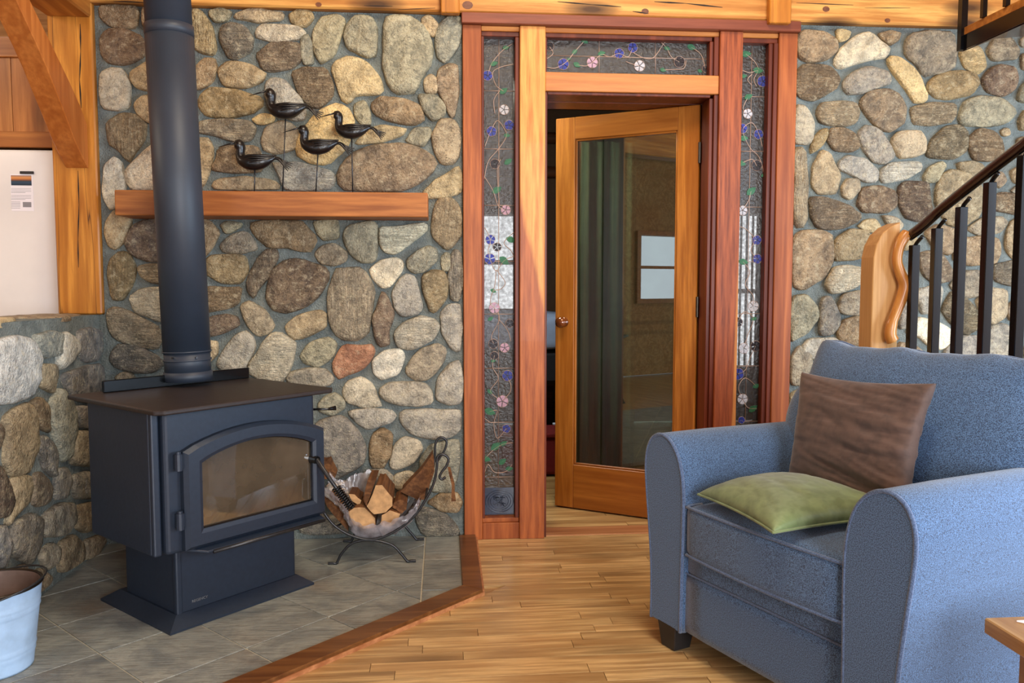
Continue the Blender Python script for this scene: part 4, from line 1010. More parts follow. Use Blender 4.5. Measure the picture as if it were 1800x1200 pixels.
# ================================================================ glazed door, swung open into the bedroom
HX, HY = 1.256, 0.126
dang = math.atan2(0.406, -0.647)
dr = thing('glazed_door', 'golden oak door with one tall glass pane, standing ajar into the dark bedroom', 'door', (HX, HY, 0), dang)
DW = 0.764; T0, T1 = -0.022, 0.022     # thickness, local y
def dbox(nm, x0, x1, z0, z1, mat, y0=T0, y1=T1, bev=0.003, par=dr): return MB().box((x0, y0, z0), (x1, y1, z1)).build(nm, mat, par, bev, local=True)
dbox('stile', 0.0, 0.108, 0.008, 2.082, 'oakdoor'); dbox('stile', 0.656, DW, 0.008, 2.082, 'oakdoor')
dbox('top_rail', 0.108, 0.656, 1.968, 2.082, 'oakdoorX'); dbox('bottom_rail', 0.108, 0.656, 0.008, 0.245, 'oakdoorX')
dbox('pane', 0.118, 0.646, 0.255, 1.958, 'pane', -0.003, 0.003, 0)
for a in ((0.108, 0.118, 0.245, 1.968), (0.646, 0.656, 0.245, 1.968)): dbox('bead', *a, 'oakdoor', -0.014, 0.014, 0.003)
for a in ((0.118, 0.646, 0.245, 0.255), (0.118, 0.646, 1.958, 1.968)): dbox('bead', *a, 'oakdoorX', -0.014, 0.014, 0.003)
for z in (0.25, 1.05, 1.80):
    h_ = MB().tube([(-0.004, 0.026, z), (-0.004, 0.026, z + 0.1)], 0.007, 8).box((-0.003, -0.012, z), (-0.001, 0.024, z + 0.1)).build('hinge', 'brass', dr, local=True, smooth=False)
for sgn in (-1, 1):   # knob on both faces; local +y faces the room when the door is turned
    c = Vector((DW - 0.052, sgn * T1, 1.01)); m = MB()
    prof = [(0.0, 0), (0.026, 0), (0.026, 0.006), (0.011, 0.010), (0.010, 0.026), (0.024, 0.034), (0.030, 0.046), (0.027, 0.058), (0.014, 0.066), (0.0, 0.067)]
    vs = []; n = 16
    for r, h in prof:
        for k in range(n): a = 2 * math.pi * k / n; vs.append(c + Vector((r * math.cos(a), sgn * h, r * math.sin(a) * (1.0))))
    m.add(vs, [(i * n + k, i * n + (k + 1) % n, (i + 1) * n + (k + 1) % n, (i + 1) * n + k) for i in range(len(prof) - 1) for k in range(n)])
    m.build('knob', 'knob', dr, smooth=True, local=True)
MB().box((DW - 0.001, -0.012, 0.93), (DW + 0.0015, 0.012, 1.09)).build('latch_plate', 'brass', dr, local=True)
# ================================================================ mantel and the wading birds
mx0, mx1 = at_y(201, 350, -0.20).x, at_y(752, 360, -0.20).x; mz1, mz0 = at_y(480, 336, -0.20).z, at_y(480, 380, -0.20).z
tag(MB().box((mx0, -0.20, mz0), (mx1, -0.002, mz1)).build('mantel_shelf', 'mantel', bevel=0.005, seg=2), 'thick cherry wood mantel shelf on the stone wall', 'shelf')
BY = -0.11
bs = thing('bird_sculpture', 'sculpture of four black long-billed wading birds on thin rods, on the mantel', 'sculpture', (at_y(535, 334, BY).x, BY, mz1))
bx0, bx1 = at_y(421, 334, BY).x, at_y(650, 334, BY).x
box('base', (bx0, BY - 0.03, mz1), (bx1, BY + 0.03, mz1 + 0.004), 'bird', bs)
def bird(cx, cy, rodb, s, dy):
    """cx, cy: middle of the body in pixels; s: body length in pixels"""
    Y = BY + dy; k = s * 1.10 / F * 3.72
    o = at_y(cx, cy, Y)
    def L(x, z, y=0.0): return Vector((o.x + x * k, Y + y * k, o.z + z * k))
    # body, neck and head as one skin of rings
    path = [(-0.62, 0.60, .02), (-0.59, 0.59, .07), (-0.545, 0.56, .13), (-0.50, 0.51, .15), (-0.465, 0.44, .145), (-0.455, 0.35, .12), (-0.465, 0.26, .12), (-0.46, 0.15, .13), (-0.38, 0.05, .19), (-0.22, -0.01, .235), (0.0, -0.02, .245), (0.20, 0.02, .215), (0.38, 0.08, .15), (0.52, 0.12, .08), (0.60, 0.13, .04)]
    pts = cat_rom([L(a, b) for a, b, r in path], 3); rs = []
    for i in range(len(path) - 1):
        for q in range(3): rs.append((path[i][2] * (1 - q / 3) + path[i + 1][2] * q / 3) * k * 1.15)
    rs.append(path[-1][2] * k * 1.15)
    b = MB().tube(pts, rs, 12, True, 0.85).build('bird', 'bird', bs, smooth=True)
    MB().tube([L(-0.60, 0.575), L(-0.80, 0.52), L(-1.12, 0.42)], [0.032 * k, 0.022 * k, 0.008 * k], 8).build('beak', 'bird', b, smooth=True)
    for sg in (-1, 1):
        for q in range(4):
            f_ = cat_rom([L(-0.32 + q * 0.03, 0.14 - q * 0.07, sg * (0.17 + q * .012)), L(-0.02, 0.17 - q * 0.07, sg * (0.22 + q * .01)), L(0.30, 0.17 - q * 0.055, sg * (0.16)), L(0.62 - q * 0.06, 0.20 - q * 0.06, sg * 0.06)], 4)
            n_ = len(f_); MB().tube(f_, [0.035 * k * (0.4 + math.sin(math.pi * (i + .5) / n_)) for i in range(n_)], 6, True, 0.5).build('wing_feather', 'bird', b, smooth=True)
    for q in range(5):
        e = 0.07 * (q - 2); f_ = cat_rom([L(0.45, 0.10), L(0.66, 0.10 + e * .1, e * .2), L(0.84, -0.04 + e * .5, e * .4), L(1.04 + e * 0.5, -0.22 + e * .9 + 0.05, e * .6)], 4)
        n_ = len(f_); MB().tube(f_, [0.05 * k * (1.15 - i / n_) for i in range(n_)], 6).build('tail_feather', 'bird', b, smooth=True)
    for sg in (-1, 1): MB().tube([L(-0.525, 0.545, sg * .09), L(-0.525, 0.545, sg * .125)], 0.02 * k, 8).build('eye', 'iron', b, smooth=True)
    a = L(-0.04, -0.22); bt = at_y(rodb, 334, Y); MB().tube([a, (bt.x, Y, mz1 + 0.002)], 0.0032, 6).build('rod', 'iron', b, smooth=True)
bird(504, 194, 496.5, 50, 0.012); bird(620, 230, 620, 46, 0.012); bird(561, 257, 555, 48, -0.012); bird(450, 284, 447, 50, -0.012)
# ================================================================ wood stove
ST = math.radians(47.0)
sv = thing('wood_stove', 'black cast-iron wood stove with arched glass door on a pedestal', 'stove', (-0.932, -1.044, HZ + 0.002), ST)
Z0 = HZ
def sm(m, nm, mat='black', par=None, **kw):
    return m.build(nm, mat, par or sv, local=True, **kw)
def zz(v): return v - Z0
# base plate with flared skirt
m = MB(); lo = [(0, 0), (0.604, 0), (0.604, 0.50), (0, 0.50)]; hi = [(0.05, 0.05), (0.56, 0.05), (0.56, 0.45), (0.05, 0.45)]
m.add([(a, b, 0.0) for a, b in lo] + [(a, b, 0.008) for a, b in lo] + [(a, b, 0.042) for a, b in hi], [(3, 2, 1, 0), (8, 9, 10, 11)] + [(i, (i + 1) % 4, (i + 1) % 4 + 4, i + 4) for i in range(4)] + [(i + 4, (i + 1) % 4 + 4, (i + 1) % 4 + 8, i + 8) for i in range(4)])
sm(m, 'base_plate')
sm(MB().box((0.058, 0.055, 0.03), (0.560, 0.42, 0.30)), 'pedestal', bevel=0.012, seg=3)
sm(MB().box((0.054, 0.050, 0.035), (0.078, 0.075, 0.30)), 'pedestal_corner', bevel=0.006, seg=2)
SL, SR, SF, SB = -0.055, 0.618, -0.03, 0.43
sm(MB().box((SL + 0.035, SF + 0.0, 0.285), (SR - 0.02, SB - 0.02, 0.768)), 'firebox', bevel=0.014, seg=3)
sm(MB().box((SL, SF + 0.035, 0.287), (SL + 0.02, SB, 0.772)), 'side_panel', bevel=0.006, seg=2)
sm(MB().box((SR - 0.012, SF + 0.035, 0.287), (SR + 0.003, SB, 0.772)), 'side_panel', bevel=0.006, seg=2)
sm(MB().box((SL + 0.002, SF + 0.018, 0.285), (SL + 0.03, SF + 0.04, 0.772)), 'corner_trim', bevel=0.006, seg=2)
# top plate, front edge with clipped corners
tp = [(-0.06, -0.115), (0.63, -0.095), (0.655, -0.07), (0.655, 0.55), (-0.085, 0.52), (-0.085, -0.09)]
sm(MB().prism([(a, b, 0.772) for a, b in tp], (0, 0, 0.017)), 'top_plate', 'blacktop', bevel=0.005, seg=2)
sm(MB().prism([(0.02, 0.46, 0.79), (0.64, 0.46, 0.79), (0.64, 0.475, 0.79), (0.02, 0.475, 0.79)], (0, 0, 0.045)), 'rear_shield', 'ironblk', bevel=0.003)
# arched door
DX0, DX1, DZ0, DZ1, DZA = 0.034, 0.622, 0.312, 0.650, 0.712
def arch(x0, x1, z0, zs, za, n=14):
    pts = [(x0, z0), (x1, z0), (x1, zs)]
    for i in range(1, n): t = i / n; pts.append((x1 + (x0 - x1) * t, zs + (za - zs) * math.sin(math.pi * t) ** 0.8))
    pts.append((x0, zs)); return pts
dgrp = arch(DX0, DX1, DZ0, DZ1, DZA)
inner = arch(0.098, 0.562, 0.376, 0.604, 0.655)
outr = [(x - Z0 * 0, z - Z0) for x, z in dgrp]; inn = [(x, z - Z0) for x, z in inner]
n = len(outr); m = MB()
def ringv(P_, y): return [(x, y, z) for x, z in P_]
mid = [((a[0] * .8 + b[0] * .2), (a[1] * .8 + b[1] * .2)) for a, b in zip(outr, inn)]; mid2 = [((a[0] * .2 + b[0] * .8), (a[1] * .2 + b[1] * .8)) for a, b in zip(outr, inn)]
rings_ = [ringv(outr, SF), ringv(outr, SF - 0.022), ringv(mid, SF - 0.036), ringv(mid2, SF - 0.036), ringv(inn, SF - 0.030), ringv(inn, SF - 0.004)]
vs = [v for r in rings_ for v in r]; fs = []
for k in range(len(rings_) - 1):
    for i in range(n): fs.append((k * n + i, k * n + (i + 1) % n, (k + 1) * n + (i + 1) % n, (k + 1) * n + i))
door = sm(m.add(vs, fs), 'door', smooth=False)
sm(MB().prism([(x, SF - 0.012, z) for x, z in inn], (0, 0.004, 0)), 'glass', 'stoveglass', par=door)
gi = [(x + (0.349 - x) * 0.02, z + (0.505 - z) * 0.03) for x, z in inn]
sm(MB().tube([(x, SF - 0.017, z) for x, z in inn] + [(inn[0][0], SF - 0.017, inn[0][1])], 0.004, 6, False), 'gasket', 'ironblk', par=door)
sm(MB().box((0.10, SF + 0.001, 0.35), (0.60, SF + 0.0015, 0.64)), 'firebox_back', 'void')
for z in (0.60, 0.40):
    h_ = sm(MB().tube([(0.018, SF - 0.022, z - 0.028), (0.018, SF - 0.022, z + 0.028)], 0.013, 10).box((0.01, SF - 0.022, z - 0.022), (0.042, SF, z + 0.022)), 'hinge', bevel=0)
    sm(MB().tube([(0.018, SF - 0.022, z + 0.028), (0.018, SF - 0.022, z + 0.036)], 0.009, 10), 'hinge_pin', par=h_)
# handle: shank and coil grip
hs_ = Vector((0.606, SF - 0.036, 0.512)); hw = WM[sv.name]
def stl(px, py, off):     # pixel -> stove-local point at a given distance in front of the door
    nrm = hw.to_3x3() @ Vector((0, 1, 0)); p0 = hw @ Vector((0, SF - off, 0)); d = ray(px, py)
    t = (p0 - CAM).dot(nrm) / d.dot(nrm); return hw.inverted() @ (CAM + d * t)
a, b, c = stl(557, 808, 0.04), stl(590, 856, 0.10), stl(618, 893, 0.15)
hd = sm(MB().tube([a + Vector((0, 0.045, 0)), a, b, c], [0.010, 0.009, 0.0075, 0.0065], 10), 'handle', 'iron', smooth=True)
coil = []; ax = (c - b); L_ = ax.length; ax.normalize(); e1 = ax.orthogonal().normalized(); e2 = ax.cross(e1)
for i in range(121):
    t = i / 120; th = t * 11 * 2 * math.pi; coil.append(b + ax * L_ * t + (e1 * math.cos(th) + e2 * math.sin(th)) * 0.0155)
sm(MB().tube(coil, 0.0032, 6), 'coil_grip', 'ironblk', par=hd, smooth=True)
sm(MB().tube([a + Vector((0, 0.04, 0)), a + Vector((0, -0.004, 0))], [0.022, 0.014], 14), 'handle_boss', 'ironblk', par=hd)
# ash lip
sm(MB().prism([(0.035, SF, 0.290), (0.60, SF, 0.290), (0.60, SF - 0.05, 0.276), (0.10, SF - 0.05, 0.276)], (0, 0, 0.008)), 'ash_lip', bevel=0.002)
sm(MB().tube([(0.12, SF - 0.052, 0.277), (0.595, SF - 0.052, 0.277)], 0.007, 8), 'lip_roll', 'iron', smooth=True)
# damper lever at the right
lv = sm(MB().tube([(0.60, 0.02, 0.700), (0.68, -0.005, 0.695), (0.71, -0.02, 0.697)], [0.004, 0.005, 0.010], 8), 'damper_lever', 'ironblk', smooth=True)
# badge: tiny raised letters
fc = bpy.data.curves.new('badge', 'FONT'); fc.body = 'REGENCY'; fc.size = 0.0135; fc.extrude = 0.0006; fc.space_character = 1.05
fo = bpy.data.objects.new('badge_text', fc); COL.objects.link(fo)
bpy.context.view_layer.update(); dg = bpy.context.evaluated_depsgraph_get(); me = bpy.data.meshes.new_from_object(fo.evaluated_get(dg)); bpy.data.objects.remove(fo)
for v in me.vertices: x, y_, z = v.co; v.co = (0.112 + x, 0.0535 - z, 0.066 + y_)
link('badge', me, 'silver', sv, local=True)
# stove pipe (a thing of its own, standing on the collar), leaning a touch as in the picture
pw = hw @ Vector((0.350, 0.445, 0.790)); sp_ = thing('stove_pipe', 'tall black stove pipe rising from the wood stove through the ceiling', 'pipe', tuple(pw))
top = Vector((at_y(297, 0, pw.y).x - 0.068, pw.y + 0.02, 4.39)); ax = (top - pw)
def seg(z0, z1, r0, r1=None, nm='pipe_section'):
    a = pw + ax * ((z0) / ax.z); b = pw + ax * ((z1) / ax.z); return MB().tube([a, b], [r0, r1 or r0], 40).build(nm, 'pipe', sp_, smooth=True)
R0 = 0.0885
seg(0.018, 0.055, R0 + 0.004, nm='collar'); seg(0.05, 0.13, R0 - 0.001); seg(0.128, 1.40, R0 + 0.0015)
seg(0.098, 0.104, R0 + 0.0035, nm='pipe_band'); seg(0.132, 0.137, R0 + 0.005, nm='pipe_band'); seg(1.362, 1.402, R0 + 0.0028, nm='pipe_band'); seg(1.39, ax.z, R0 - 0.0022)
for k in (0, 1): 
    a = pw + ax * ((0.115) / ax.z); an = (-1.9, -0.9)[k]; c = a + Vector((math.cos(an), math.sin(an), 0)) * R0; MB().tube([c, c + Vector((math.cos(an), math.sin(an), 0)) * 0.006], 0.004, 8).build('screw', 'iron', sp_)
for f in (sv, sp_): pass
# ================================================================ log rack, bag and logs
FY, BYY = -0.375, -0.075
rk = thing('log_rack', 'curled wrought-iron log holder beside the wood stove', 'rack', (-0.31, -0.22, HZ + 0.002))
def P2(lst, y): return [at_y(a, b, y) for a, b in lst]
def rod(pts, nm, r=0.0058, n=6): return MB().tube(cat_rom(pts, n), r, 8).build(nm, 'iron', rk, smooth=True)
front = P2([(577, 1001), (586, 1002), (592, 996), (601, 972), (620, 954), (653, 949), (688, 957), (706, 974), (716, 994), (722, 997), (731, 991)], FY); 
for p in front: p.z = max(p.z, HZ + 0.0085)
rod(front, 'leg_arch'); bk = [Vector((p.x * 1.0 + 0.028, BYY, p.z)) for p in front]; rod(bk, 'leg_arch')
cr = P2([(560, 880), (572, 904), (590, 925), (620, 942), (653, 948), (690, 936), (727, 908), (748, 878), (762, 850), (768, 820), (768, 806), (773, 799), (781, 799), (788, 806), (785, 818), (776, 830), (773, 838), (777, 842), (783, 838)], FY)
rod(cr, 'cradle_bar')
cb_ = P2([(560, 872), (574, 900), (600, 930), (640, 942), (690, 930), (725, 905), (748, 872), (762, 835), (765, 800), (765, 780), (770, 771), (779, 770), (784, 777), (781, 790), (772, 803), (767, 812)], FY)
dxx = at_y(780, 790, BYY) - at_y(780, 790, FY)
cb2 = [at_y(a, b, BYY) for a, b in [(578, 868), (590, 892), (608, 916), (640, 928), (684, 920), (718, 896), (742, 868), (758, 836), (764, 806), (765, 782), (770, 771), (779, 769), (785, 777), (781, 792), (773, 804), (768, 811)]]
rod(cb2, 'cradle_bar')
for k, q in enumerate((4, 2, 7)): MB().tube([cr[q], Vector((cr[q].x + 0.01, BYY, cb2[min(q, len(cb2) - 1)].z))], 0.005, 8).build('cross_bar', 'iron', rk, smooth=True)
def C4(l): return [(540 + a / 4.287, 740 + b / 4.287) for a, b in l]
def log(lst, y0, y1, label, bevel=0.004, drop=0.0, taper=0.93, group=None, name='firewood_log', mats=('logend', 'bark')):
    p0 = P2(C4(lst), y0); q = random.Random(len(label)); p = []
    for i in range(len(p0)):
        a, b = p0[i], p0[(i + 1) % len(p0)]; m_ = 2 if (b - a).length > 0.02 else 1
        for k in range(m_): v = a.lerp(b, k / m_); p.append(v + Vector((q.uniform(-1, 1), 0, q.uniform(-1, 1))) * 0.0022)
    n = len(p); c = sum(p, Vector()) / n; vs = []; fs = []
    steps = 5
    for k in range(steps + 1):
        t = k / steps; yy = y0 + (y1 - y0) * t
        for v in p:
            d = v - c; s = 1 - (1 - taper) * t + q.uniform(-0.02, 0.02) * (k > 0); vs.append((c.x + d.x * s, yy + q.uniform(-.002, .002), c.z + d.z * s + drop * t))
    fs.append(tuple(range(n))); fs.append(tuple(range(steps * n + n - 1, steps * n - 1, -1)))
    for k in range(steps):
        for i in range(n): fs.append((k * n + i, k * n + (i + 1) % n, (k + 1) * n + (i + 1) % n, (k + 1) * n + i))
    me = fixn(mesh(name, vs, fs)); o = link(name, me, list(mats))
    for f in me.polygons: f.material_index = 0 if abs(f.normal.y) > 0.8 else 1
    tag(o, label, 'firewood', 'firewood in the log rack'); return o
log([(450, 640), (470, 600), (520, 480), (565, 480), (640, 580), (640, 640), (590, 690), (500, 700)], -0.345, -0.11, 'largest split log, centre of the log rack, with a pale roughly square end')
log([(420, 590), (450, 445), (515, 445), (505, 490), (468, 590), (445, 640)], -0.335, -0.12, 'dark-barked split log leaning against the left of the pale central log', mats=('bark', 'bark'))
log([(300, 690), (350, 650), (430, 650), (515, 730), (515, 800), (420, 810), (350, 780)], -0.36, -0.14, 'golden round-cornered log end low in the rack, beneath the coil handle')
log([(550, 780), (560, 710), (620, 670), (700, 700), (690, 740), (610, 805)], -0.355, -0.13, 'tan log at the bottom right of the pile, wrapped in plastic')
log([(645, 650), (655, 610), (715, 590), (748, 620), (750, 660), (710, 695)], -0.33, -0.14, 'small dark red-brown log at the right of the pile', mats=('bark', 'bark'))
log([(118, 550), (215, 552), (270, 640), (305, 760), (310, 830), (215, 725), (150, 640)], -0.33, -0.16, 'long brown curved split log at the far left of the rack, under the stove handle', mats=('bark', 'bark'))
log([(700, 530), (850, 380), (950, 235), (962, 380), (890, 590), (830, 590), (760, 560)], -0.24, -0.13, 'broad bark slab standing up at the right end of the rack', mats=('bark', 'bark'))
log([(100, 300), (160, 288), (215, 400), (205, 430), (110, 440)], -0.16, -0.075, 'orange wood piece showing behind the stove door at the left', mats=('bark', 'bark'))
log([(312, 545), (355, 550), (405, 600), (400, 640), (340, 600)], -0.30, -0.14, 'small orange split stick left of the central log')
log([(1055, 345), (1075, 345), (1112, 470), (1118, 600), (1085, 608), (1092, 480)], -0.12, -0.108, 'thin curved strip of bark hanging at the right of the log rack', taper=0.97, mats=('bark', 'bark'))
# crumpled clear plastic bag that wraps the pile
def bag():
    U, V = 56, 26
    lowp = cat_rom(P2(C4([(118, 545), (230, 640), (300, 760), (370, 868), (480, 888), (600, 862), (720, 812), (800, 730), (850, 612)]), FY + 0.012), 7)
    pts = resample3(lowp, U + 1); vs = []; fs = []
    for i, p in enumerate(pts):
        u = i / U
        for j in range(V + 1):
            v = j / V
            # v 0: lip hanging over the front; then under the logs to the back, then up behind them
            lip = 0.030 + 0.018 * noise.noise(Vector((u * 9, 1, 0))) + 0.035 * (abs(u - 0.5) < 0.5) * math.sin(math.pi * u)
            if v < 0.25: q = v / 0.25; off = Vector((0, -0.030 + 0.025 * q, (lip + 0.012) * (1 - q) - 0.004))
            elif v < 0.6: q = (v - 0.25) / 0.35; off = Vector((0, -0.005 + 0.18 * q, 0.004))
            else:
                q = (v - 0.6) / 0.4; top_ = 0.06 + 0.20 * math.exp(-((u - 0.45) / 0.17) ** 2) + 0.04 * noise.noise(Vector((u * 6, 4, 1))); off = Vector((0, 0.175 + 0.03 * q, top_ * q))
            cr_ = Vector((noise.noise(Vector((u * 22, v * 13, 0))), noise.noise(Vector((u * 22, v * 13, 7))), noise.noise(Vector((u * 22, v * 13, 15))))) * 0.013
            vs.append(p + off + cr_)
    for i in range(U):
        for j in range(V): a = i * (V + 1) + j; fs.append((a, a + 1, a + V + 2, a + V + 1))
    o = link('plastic_bag', mesh('plastic_bag', vs, fs), 'plastic', smooth=True)
    tag(o, 'crumpled clear plastic bag lining the log rack around the firewood', 'bag')
def resample3(p, n):
    L = [0.0]
    for a, b in zip(p[:-1], p[1:]): L.append(L[-1] + (b - a).length)
    out = []; j = 0
    for k in range(n):
        s = L[-1] * k / (n - 1)
        while j < len(p) - 2 and L[j + 1] < s: j += 1
        t = (s - L[j]) / max(1e-9, L[j + 1] - L[j]); out.append(p[j].lerp(p[j + 1], t))
    return out
bag()
# ================================================================ bucket
bc = Vector((-1.405, -1.235, HZ + 0.002)); bk_ = thing('metal_bucket', 'galvanised metal ash bucket standing on the hearth by the half wall', 'bucket', tuple(bc))
Rb, Rt, Hb = 0.110, 0.142, 0.262
prof = []
for i in range(40):
    t = i / 39; z = Hb * t; r = Rb + (Rt - Rb) * t
    for zc in (0.05, 0.065, 0.19, 0.205): r += 0.0036 * math.exp(-((z - zc) / 0.0035) ** 2)
    prof.append((r, z))
m = MB().lathe([(0.0, 0.004), (Rb - 0.003, 0.004), (Rb, 0.0)] + prof[1:], (0, 0, 0), 48); m.build('body', 'zinc', bk_, smooth=True, local=True)
MB().lathe([(0.0, 0.008), (Rb - 0.005, 0.008), (Rt - 0.005, Hb - 0.001)], (0, 0, 0), 48).build('inner_wall', 'zinc_in', bk_, smooth=True, local=True)
MB().tube([(Rt * math.cos(k * math.pi / 24), Rt * math.sin(k * math.pi / 24), Hb) for k in range(49)], 0.0045, 8, False).build('rolled_rim', 'brass', bk_, smooth=True, local=True)
for an in (-1.15, -1.15 + math.pi):
    c = Vector((math.cos(an), math.sin(an), 0)); e = MB().tube([c * (Rt - .001) + Vector((0, 0, Hb + 0.001)), c * (Rt + 0.007) + Vector((0, 0, Hb + 0.001))], 0.017, 16).build('handle_ear', 'white_enamel', bk_, local=True, smooth=False)
    MB().tube([c * (Rt + 0.006) + Vector((0, 0, Hb - 0.010)), c * (Rt + 0.016) + Vector((0, 0, Hb - 0.010))], 0.007, 10).build('rivet', 'iron', e, local=True)
c0 = Vector((math.cos(-1.15), math.sin(-1.15), 0)); s0 = Vector((-c0.y, c0.x, 0))
MB().tube([c0 * (Rt + 0.012) * math.cos(k * math.pi / 16) + s0 * (Rt + 0.012) * math.sin(k * math.pi / 16) + Vector((0, 0, Hb - 0.010 + 0.03 * math.sin(k * math.pi / 16))) for k in range(17)], 0.0032, 8).build('bail_handle', 'iron', bk_, smooth=True, local=True)
# ================================================================ armchair
AR = math.atan2(-0.917, 0.399)
ao = Vector((0.745, -1.27, 0)) + Vector((0.399, -0.917, 0)) * 0.35
ac = thing('armchair', 'wide blue-grey tweed armchair with curved arms and black feet', 'armchair', tuple(ao), AR)
def arm(sg):
    out = [(0.318, 0.075), (0.314, 0.30), (0.310, 0.48), (0.316, 0.58), (0.338, 0.655), (0.378, 0.702), (0.425, 0.718), (0.468, 0.704), (0.496, 0.665), (0.507, 0.61), (0.503, 0.54), (0.488, 0.42), (0.472, 0.28), (0.468, 0.16), (0.470, 0.075)]
    pl = cat_rom([(a, 0, b) for a, b in out], 4, False); n = len(pl); vs = []; fs = []
    ys = [0.0, 0.006, 0.02, 0.2, 0.4, 0.6, 0.75, 0.86]; sc = [0.965, 0.99, 1, 1, 1, 1, 1, 1]
    cx, cz = 0.40, 0.38
    for y_, s in zip(ys, sc):
        for p in pl: vs.append((sg * (cx + (p.x - cx) * s), y_, cz + (p.z - cz) * s - max(0, y_ - 0.2) * 0.02))
    for k in range(len(ys) - 1):
        for i in range(n): fs.append((k * n + i, k * n + (i + 1) % n, (k + 1) * n + (i + 1) % n, (k + 1) * n + i))
    fs.append(tuple(range(n))); fs.append(tuple(range(len(ys) * n - 1, (len(ys) - 1) * n - 1, -1)))
    me = fixn(mesh('arm', vs, fs)); o = link('arm', me, 'denim', ac, local=True)
    for f in me.polygons: f.use_smooth = abs(f.normal.y) < 0.9
    pip = [(sg * (cx + (p.x - cx) * 0.985), 0.004, cz + (p.z - cz) * 0.988) for p in pl]
    MB().tube(pip, 0.006, 8).build('arm_piping', 'piping', o, local=True, smooth=True)
arm(-1); arm(1)
rbox('seat_base', (-0.325, 0.02, 0.075), (0.325, 0.86, 0.275), 0.012, 'denim', ac, n=6, local=True)
rbox('seat_deck', (-0.325, 0.026, 0.27), (0.325, 0.86, 0.345), 0.014, 'denim', ac, n=6, local=True)
MB().tube([(-0.325, 0.022, 0.276), (0.325, 0.022, 0.276)], 0.003, 6).build('base_seam', 'piping', ac, local=True)
def cushf(p):
    if p.y < 0.1: p.y -= 0.018 * (1 - (p.x / 0.32) ** 2)
    return p
sc_ = rbox('seat_cushion', (-0.312, 0.008, 0.335), (0.312, 0.62, 0.505), 0.028, 'denim', ac, crown=0.035, n=16, fn=cushf, local=True)
for z, zc in ((0.343, 0.0), (0.498, 0.012)):
    pts = [(x, 0.012 - 0.018 * (1 - (x / 0.32) ** 2) - 0.0, z + zc * (1 - (x / 0.32) ** 2) * 0.3) for x in [(-0.30 + 0.6 * k / 16) for k in range(17)]]
    MB().tube([(-0.31, 0.08, z), (-0.31, 0.03, z)] + pts + [(0.31, 0.03, z), (0.31, 0.08, z)], 0.0048, 8).build('piping', 'piping', sc_, local=True, smooth=True)
rbox('back_frame', (-0.40, 0.80, 0.075), (0.40, 0.955, 0.90), 0.03, 'denim', ac, n=6, local=True)
def bk_edge(u, v):
    d = Vector((0, 0, 0))
    if v > 0: d.z += v ** 3 * (0.005 * math.cos(u * 9.0 + 1.2) + 0.020 * abs(u) ** 4 - 0.003 * math.sin(u * 17))
    if abs(u) > 0: d.x += math.copysign(0.055 * max(0, 1 - ((v + 0.05) / 0.55) ** 2) * abs(u) ** 3, u)
    return d
pillow('back_cushion', [(-0.40, 0.575, 0.50), (0.40, 0.575, 0.50), (0.40, 0.745, 0.985), (-0.40, 0.745, 0.985)], 0.27, 'denim', ac, pinch=0.0, n=44, wr=0.002, seed=3, power=0.27, edgefn=bk_edge, piping=0.005, pmat='piping', local=True)
for sx in (-1, 1):
    for y_ in (0.042, 0.86):
        m = MB(); lo = 0.034; hi = 0.047; x_ = sx * 0.385
        m.add([(x_ - lo, y_ - lo, 0.001), (x_ + lo, y_ - lo, 0.001), (x_ + lo, y_ + lo, 0.001), (x_ - lo, y_ + lo, 0.001), (x_ - hi, y_ - hi + .005, 0.09), (x_ + hi, y_ - hi + .005, 0.09), (x_ + hi, y_ + hi, 0.09), (x_ - hi, y_ + hi, 0.09)], [(3, 2, 1, 0), (4, 5, 6, 7)] + [(i, (i + 1) % 4, (i + 1) % 4 + 4, i + 4) for i in range(4)])
        m.build('leg', 'chairleg', ac, 0.003, local=True)
AM = WM[ac.name]
def cw(x, y_, z): return tuple(AM @ Vector((x, y_, z)))
o = pillow('throw_cushion', [cw(-0.255, 0.41, 0.54), cw(0.235, 0.36, 0.545), cw(0.215, 0.49, 0.925), cw(-0.325, 0.54, 0.905)], 0.14, 'suede', None, back=0.5, pinch=0.09, n=64, wr=0.007, seed=5, power=0.36)
tag(o, 'creased brown suede cushion standing against the back of the blue armchair', 'cushion')
o = pillow('throw_cushion', [cw(-0.262, 0.02, 0.548), cw(0.135, -0.065, 0.545), cw(0.235, 0.375, 0.555), cw(-0.24, 0.40, 0.555)], 0.16, 'green', None, back=0.1, pinch=0.085, n=48, wr=0.0025, seed=8, power=0.40, piping=0.004)
tag(o, 'olive green suede cushion lying flat on the seat of the blue armchair', 'cushion')
